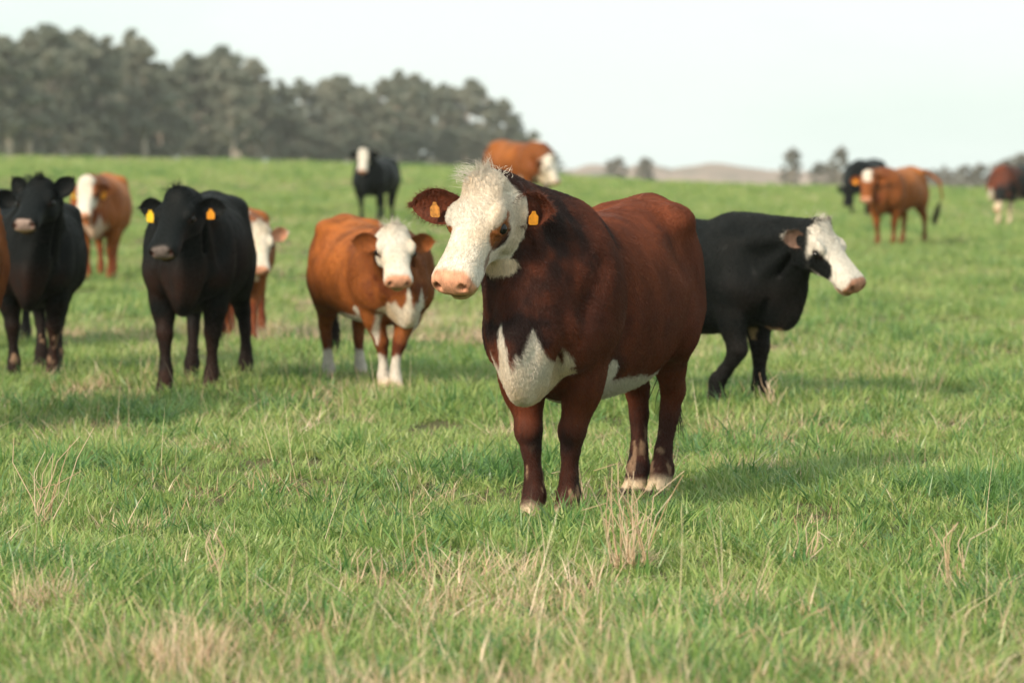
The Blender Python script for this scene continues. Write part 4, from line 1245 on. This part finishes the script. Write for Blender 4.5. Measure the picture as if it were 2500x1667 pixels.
CL = []
for k in range(4):
    CL.append((blades(54, 0.10, 0.025, 0.090, 0.0055, 0.011, 0.45, 0.7, 100 + k), m_green))
for k in range(3):
    CL.append((blades(32, 0.07, 0.06, 0.155, 0.006, 0.010, 0.5, 1.0, 200 + k, 4), m_lush))
for k in range(3):
    CL.append((blades(26, 0.08, 0.03, 0.12, 0.002, 0.005, 0.7, 0.8, 300 + k), m_straw))
CL.append((blades(5, 0.05, 0.14, 0.32, 0.0018, 0.003, 0.3, 0.25, 400), m_straw))
clump_objs = []
for me_, mt in CL:
    me_.materials.append(mt)
    clump_objs.append(bpy.data.objects.new('grass_clump', me_))

r = np.random.default_rng(11)
pts = []
d_edges = np.geomspace(8.0, 140.0, 70)
for a_, b_ in zip(d_edges[:-1], d_edges[1:]):
    dm = (a_ + b_) / 2
    half = 0.1488 * dm * 1.22 + 0.4
    k = int(95 * (14.0 / dm) ** 1.55 * 2 * half * (b_ - a_))
    pts.append(np.stack([r.uniform(-half, half, k), r.uniform(a_, b_, k)], 1))
pts = np.concatenate(pts)
x, y = pts.T
p3 = np.stack([x * 0.9, y * 0.45, x * 0], 1)
nz1, nz2, nz3 = fbm(p3, 3), fbm(p3 * 1.7 + 21, 3), fbm(p3 * 0.8 + 47, 2)
u = r.random(len(x))
nz4 = fbm(p3 * 3.1 + 71, 2)
dry = 0.05 + 0.30 * sstep(0.16, 0.45, nz1) + 0.20 * sstep(12.0, 10.2, y) + 0.55 * sstep(0.08, 0.35, nz4) * sstep(11.9, 10.4, y) + 0.35 * sstep(0.25, 0.45, nz4) * (y > 13) + 0.5 * sstep(0.08, 0.34, fbm(p3 * np.array([0.16, 0.30, 1]) + 91, 3)) * (y > 22)
lush = 0.05 + 0.75 * sstep(0.02, 0.30, nz2) * np.exp(-((y - 16.0) / 3.6) ** 2) + 0.35 * sstep(0.1, 0.4, nz2)
kind = np.where(u < dry, 2, np.where(u < dry + lush * (1 - dry), 1, 0))
sub = r.random(len(x))
vi = np.where(kind == 0, (sub * 4).astype(int), np.where(kind == 1, 4 + (sub * 3).astype(int), np.where(sub > 0.84, 10, 7 + (sub * 3 / 0.8401).astype(int))))
sc = (0.75 + 0.5 * r.random(len(x))) * (1 + 0.9 * np.clip((y - 14) / 60, 0, 1)) * np.where((kind == 2) & (y > 30), 0.6, 1.0)
sc = sc * np.where((kind == 2) & (y < 13), 1.15, 1.0)
sc = sc * np.where(kind == 0, 0.8 + 0.9 * np.clip(nz2 + 0.3, 0, 0.7), 1)
zz = ground_z(x, y)
gm = bpy.data.meshes.new('grass')
gm.vertices.add(len(x))
gm.vertices.foreach_set('co', np.stack([x, y, zz], 1).astype(np.float32).ravel())
at = gm.attributes.new('kindno', 'INT', 'POINT'); at.data.foreach_set('value', vi.astype(np.int32))
at = gm.attributes.new('size', 'FLOAT', 'POINT'); at.data.foreach_set('value', sc.astype(np.float32))
at = gm.attributes.new('turn', 'FLOAT_VECTOR', 'POINT')
at.data.foreach_set('vector', np.stack([r.normal(0, 0.10, len(x)), r.normal(0, 0.10, len(x)), r.random(len(x)) * 6.283], 1).astype(np.float32).ravel())
grass = link('grass', gm)
tag(grass, 'short green pasture grass mixed with dry straw', 'grass', None, 'stuff')
ng = bpy.data.node_groups.new('scatter_grass', 'GeometryNodeTree')
ng.interface.new_socket('Geometry', in_out='INPUT', socket_type='NodeSocketGeometry')
ng.interface.new_socket('Geometry', in_out='OUTPUT', socket_type='NodeSocketGeometry')
gi, go = ng.nodes.new('NodeGroupInput'), ng.nodes.new('NodeGroupOutput')
jn = ng.nodes.new('GeometryNodeJoinGeometry')
def nattr(nm, ty):
    q = ng.nodes.new('GeometryNodeInputNamedAttribute'); q.data_type = ty; q.inputs['Name'].default_value = nm
    return q.outputs['Attribute']
a_k, a_s, a_t = nattr('kindno', 'INT'), nattr('size', 'FLOAT'), nattr('turn', 'FLOAT_VECTOR')
for k, o in enumerate(clump_objs):
    cmp_ = ng.nodes.new('FunctionNodeCompare'); cmp_.data_type = 'INT'; cmp_.operation = 'EQUAL'
    ng.links.new(a_k, cmp_.inputs[2]); cmp_.inputs[3].default_value = k
    oi = ng.nodes.new('GeometryNodeObjectInfo'); oi.inputs['Object'].default_value = o; oi.inputs['As Instance'].default_value = True
    ip = ng.nodes.new('GeometryNodeInstanceOnPoints')
    ng.links.new(gi.outputs[0], ip.inputs['Points']); ng.links.new(cmp_.outputs['Result'], ip.inputs['Selection'])
    ng.links.new(oi.outputs['Geometry'], ip.inputs['Instance'])
    ng.links.new(a_t, ip.inputs['Rotation']); ng.links.new(a_s, ip.inputs['Scale'])
    ng.links.new(ip.outputs['Instances'], jn.inputs[0])
ng.links.new(jn.outputs[0], go.inputs[0])
md = grass.modifiers.new('scatter', 'NODES'); md.node_group = ng
print('grass', len(x), time.time() - T0)

# ------------------------------------------------------------------ dry straw tufts that can be told apart
def straw_tuft(px, py, hpx, wpx, n_low, n_tall, label, seed, lean=(0, 0), low_h=0.4):
    d = CAM_H * FPX / (py - HORIZ)
    x = lateral(px, d)
    h, w = hpx / FPX * d, wpx / FPX * d
    root = bpy.data.objects.new('straw_tuft', None); COL.objects.link(root)
    root.location = (x, d, gz(x, d))
    tag(root, label, 'straw tuft', 'dry straw tufts in the grass')
    if n_low:
        link('dead_leaves', blades(n_low, w * 0.5, h * low_h * 0.3, h * low_h, 0.0022, 0.005, 0.55, 0.6, seed, spots=max(1, int(n_low / 45))), m_straw, root)
    r = np.random.default_rng(seed)
    for k in range(n_tall):
        b0 = np.array([r.normal(0, w * 0.18), r.normal(0, w * 0.15), -0.01])
        hh = h * (0.45 + 0.55 * r.random())
        ln = np.array([r.normal(lean[0], 0.22), r.normal(lean[1], 0.22), 1.0])
        p = [b0 + ln * hh * t + np.array([r.normal(0, 0.003), r.normal(0, 0.003), 0]) + np.array([0.25, 0.1, -0.1]) * hh * t * t * r.normal(0, 0.5) for t in (0, 0.35, 0.7, 1.0)]
        if r.random() < 0.25:
            p.append(p[-1] + np.array([r.normal(0, 0.05), r.normal(0, 0.05), -0.03]))
        v, f = tube(p, np.linspace(0.0028, 0.0013, len(p)), 5)
        link('stalk', mesh_from('stalk', v, f, cols=np.full((len(v), 3), r.random())), m_straw, root)
    return root
straw_tuft(1545, 1402, 270, 150, 380, 30, 'bushy dry straw tuft with tall stalks below the nearest cow', 1)
straw_tuft(95, 1292, 250, 90, 40, 12, 'tall pale stalks standing near the left edge of the grass', 2, (0.1, 0))
straw_tuft(742, 932, 75, 90, 60, 8, 'small straw tuft left of the calf\'s hind feet', 3)
straw_tuft(1888, 1012, 100, 45, 30, 12, 'upright straw tuft in front of the walking black cow', 4)
straw_tuft(120, 1478, 150, 230, 620, 8, 'dense orange straw mound low at the left edge', 5, low_h=0.95)
straw_tuft(375, 1660, 190, 520, 800, 12, 'wide blurred straw mound at the bottom left', 6, low_h=0.9)
straw_tuft(2080, 1662, 150, 620, 700, 12, 'wide blurred straw mound at the bottom right', 7, low_h=0.9)
straw_tuft(1052, 1425, 160, 60, 24, 6, 'thin straw stalks in the grass left of the bushy tuft', 8)
straw_tuft(520, 1420, 150, 70, 60, 5, 'narrow straw tuft right of the dense straw mound', 9)
straw_tuft(2350, 1440, 190, 170, 20, 9, 'loose crossing straw stalks near the right edge', 10)
straw_tuft(1970, 1390, 180, 120, 30, 7, 'slanting straw stalks between the bushy tuft and the right edge', 11, (0.15, 0))
straw_tuft(1430, 1262, 190, 130, 20, 9, 'thin long stalks at the nearest cow\'s forefeet', 12, (-0.1, 0))
straw_tuft(870, 1440, 120, 180, 320, 5, 'low straw patch in the lower middle of the grass', 13, low_h=0.6)
print('all', time.time() - T0)
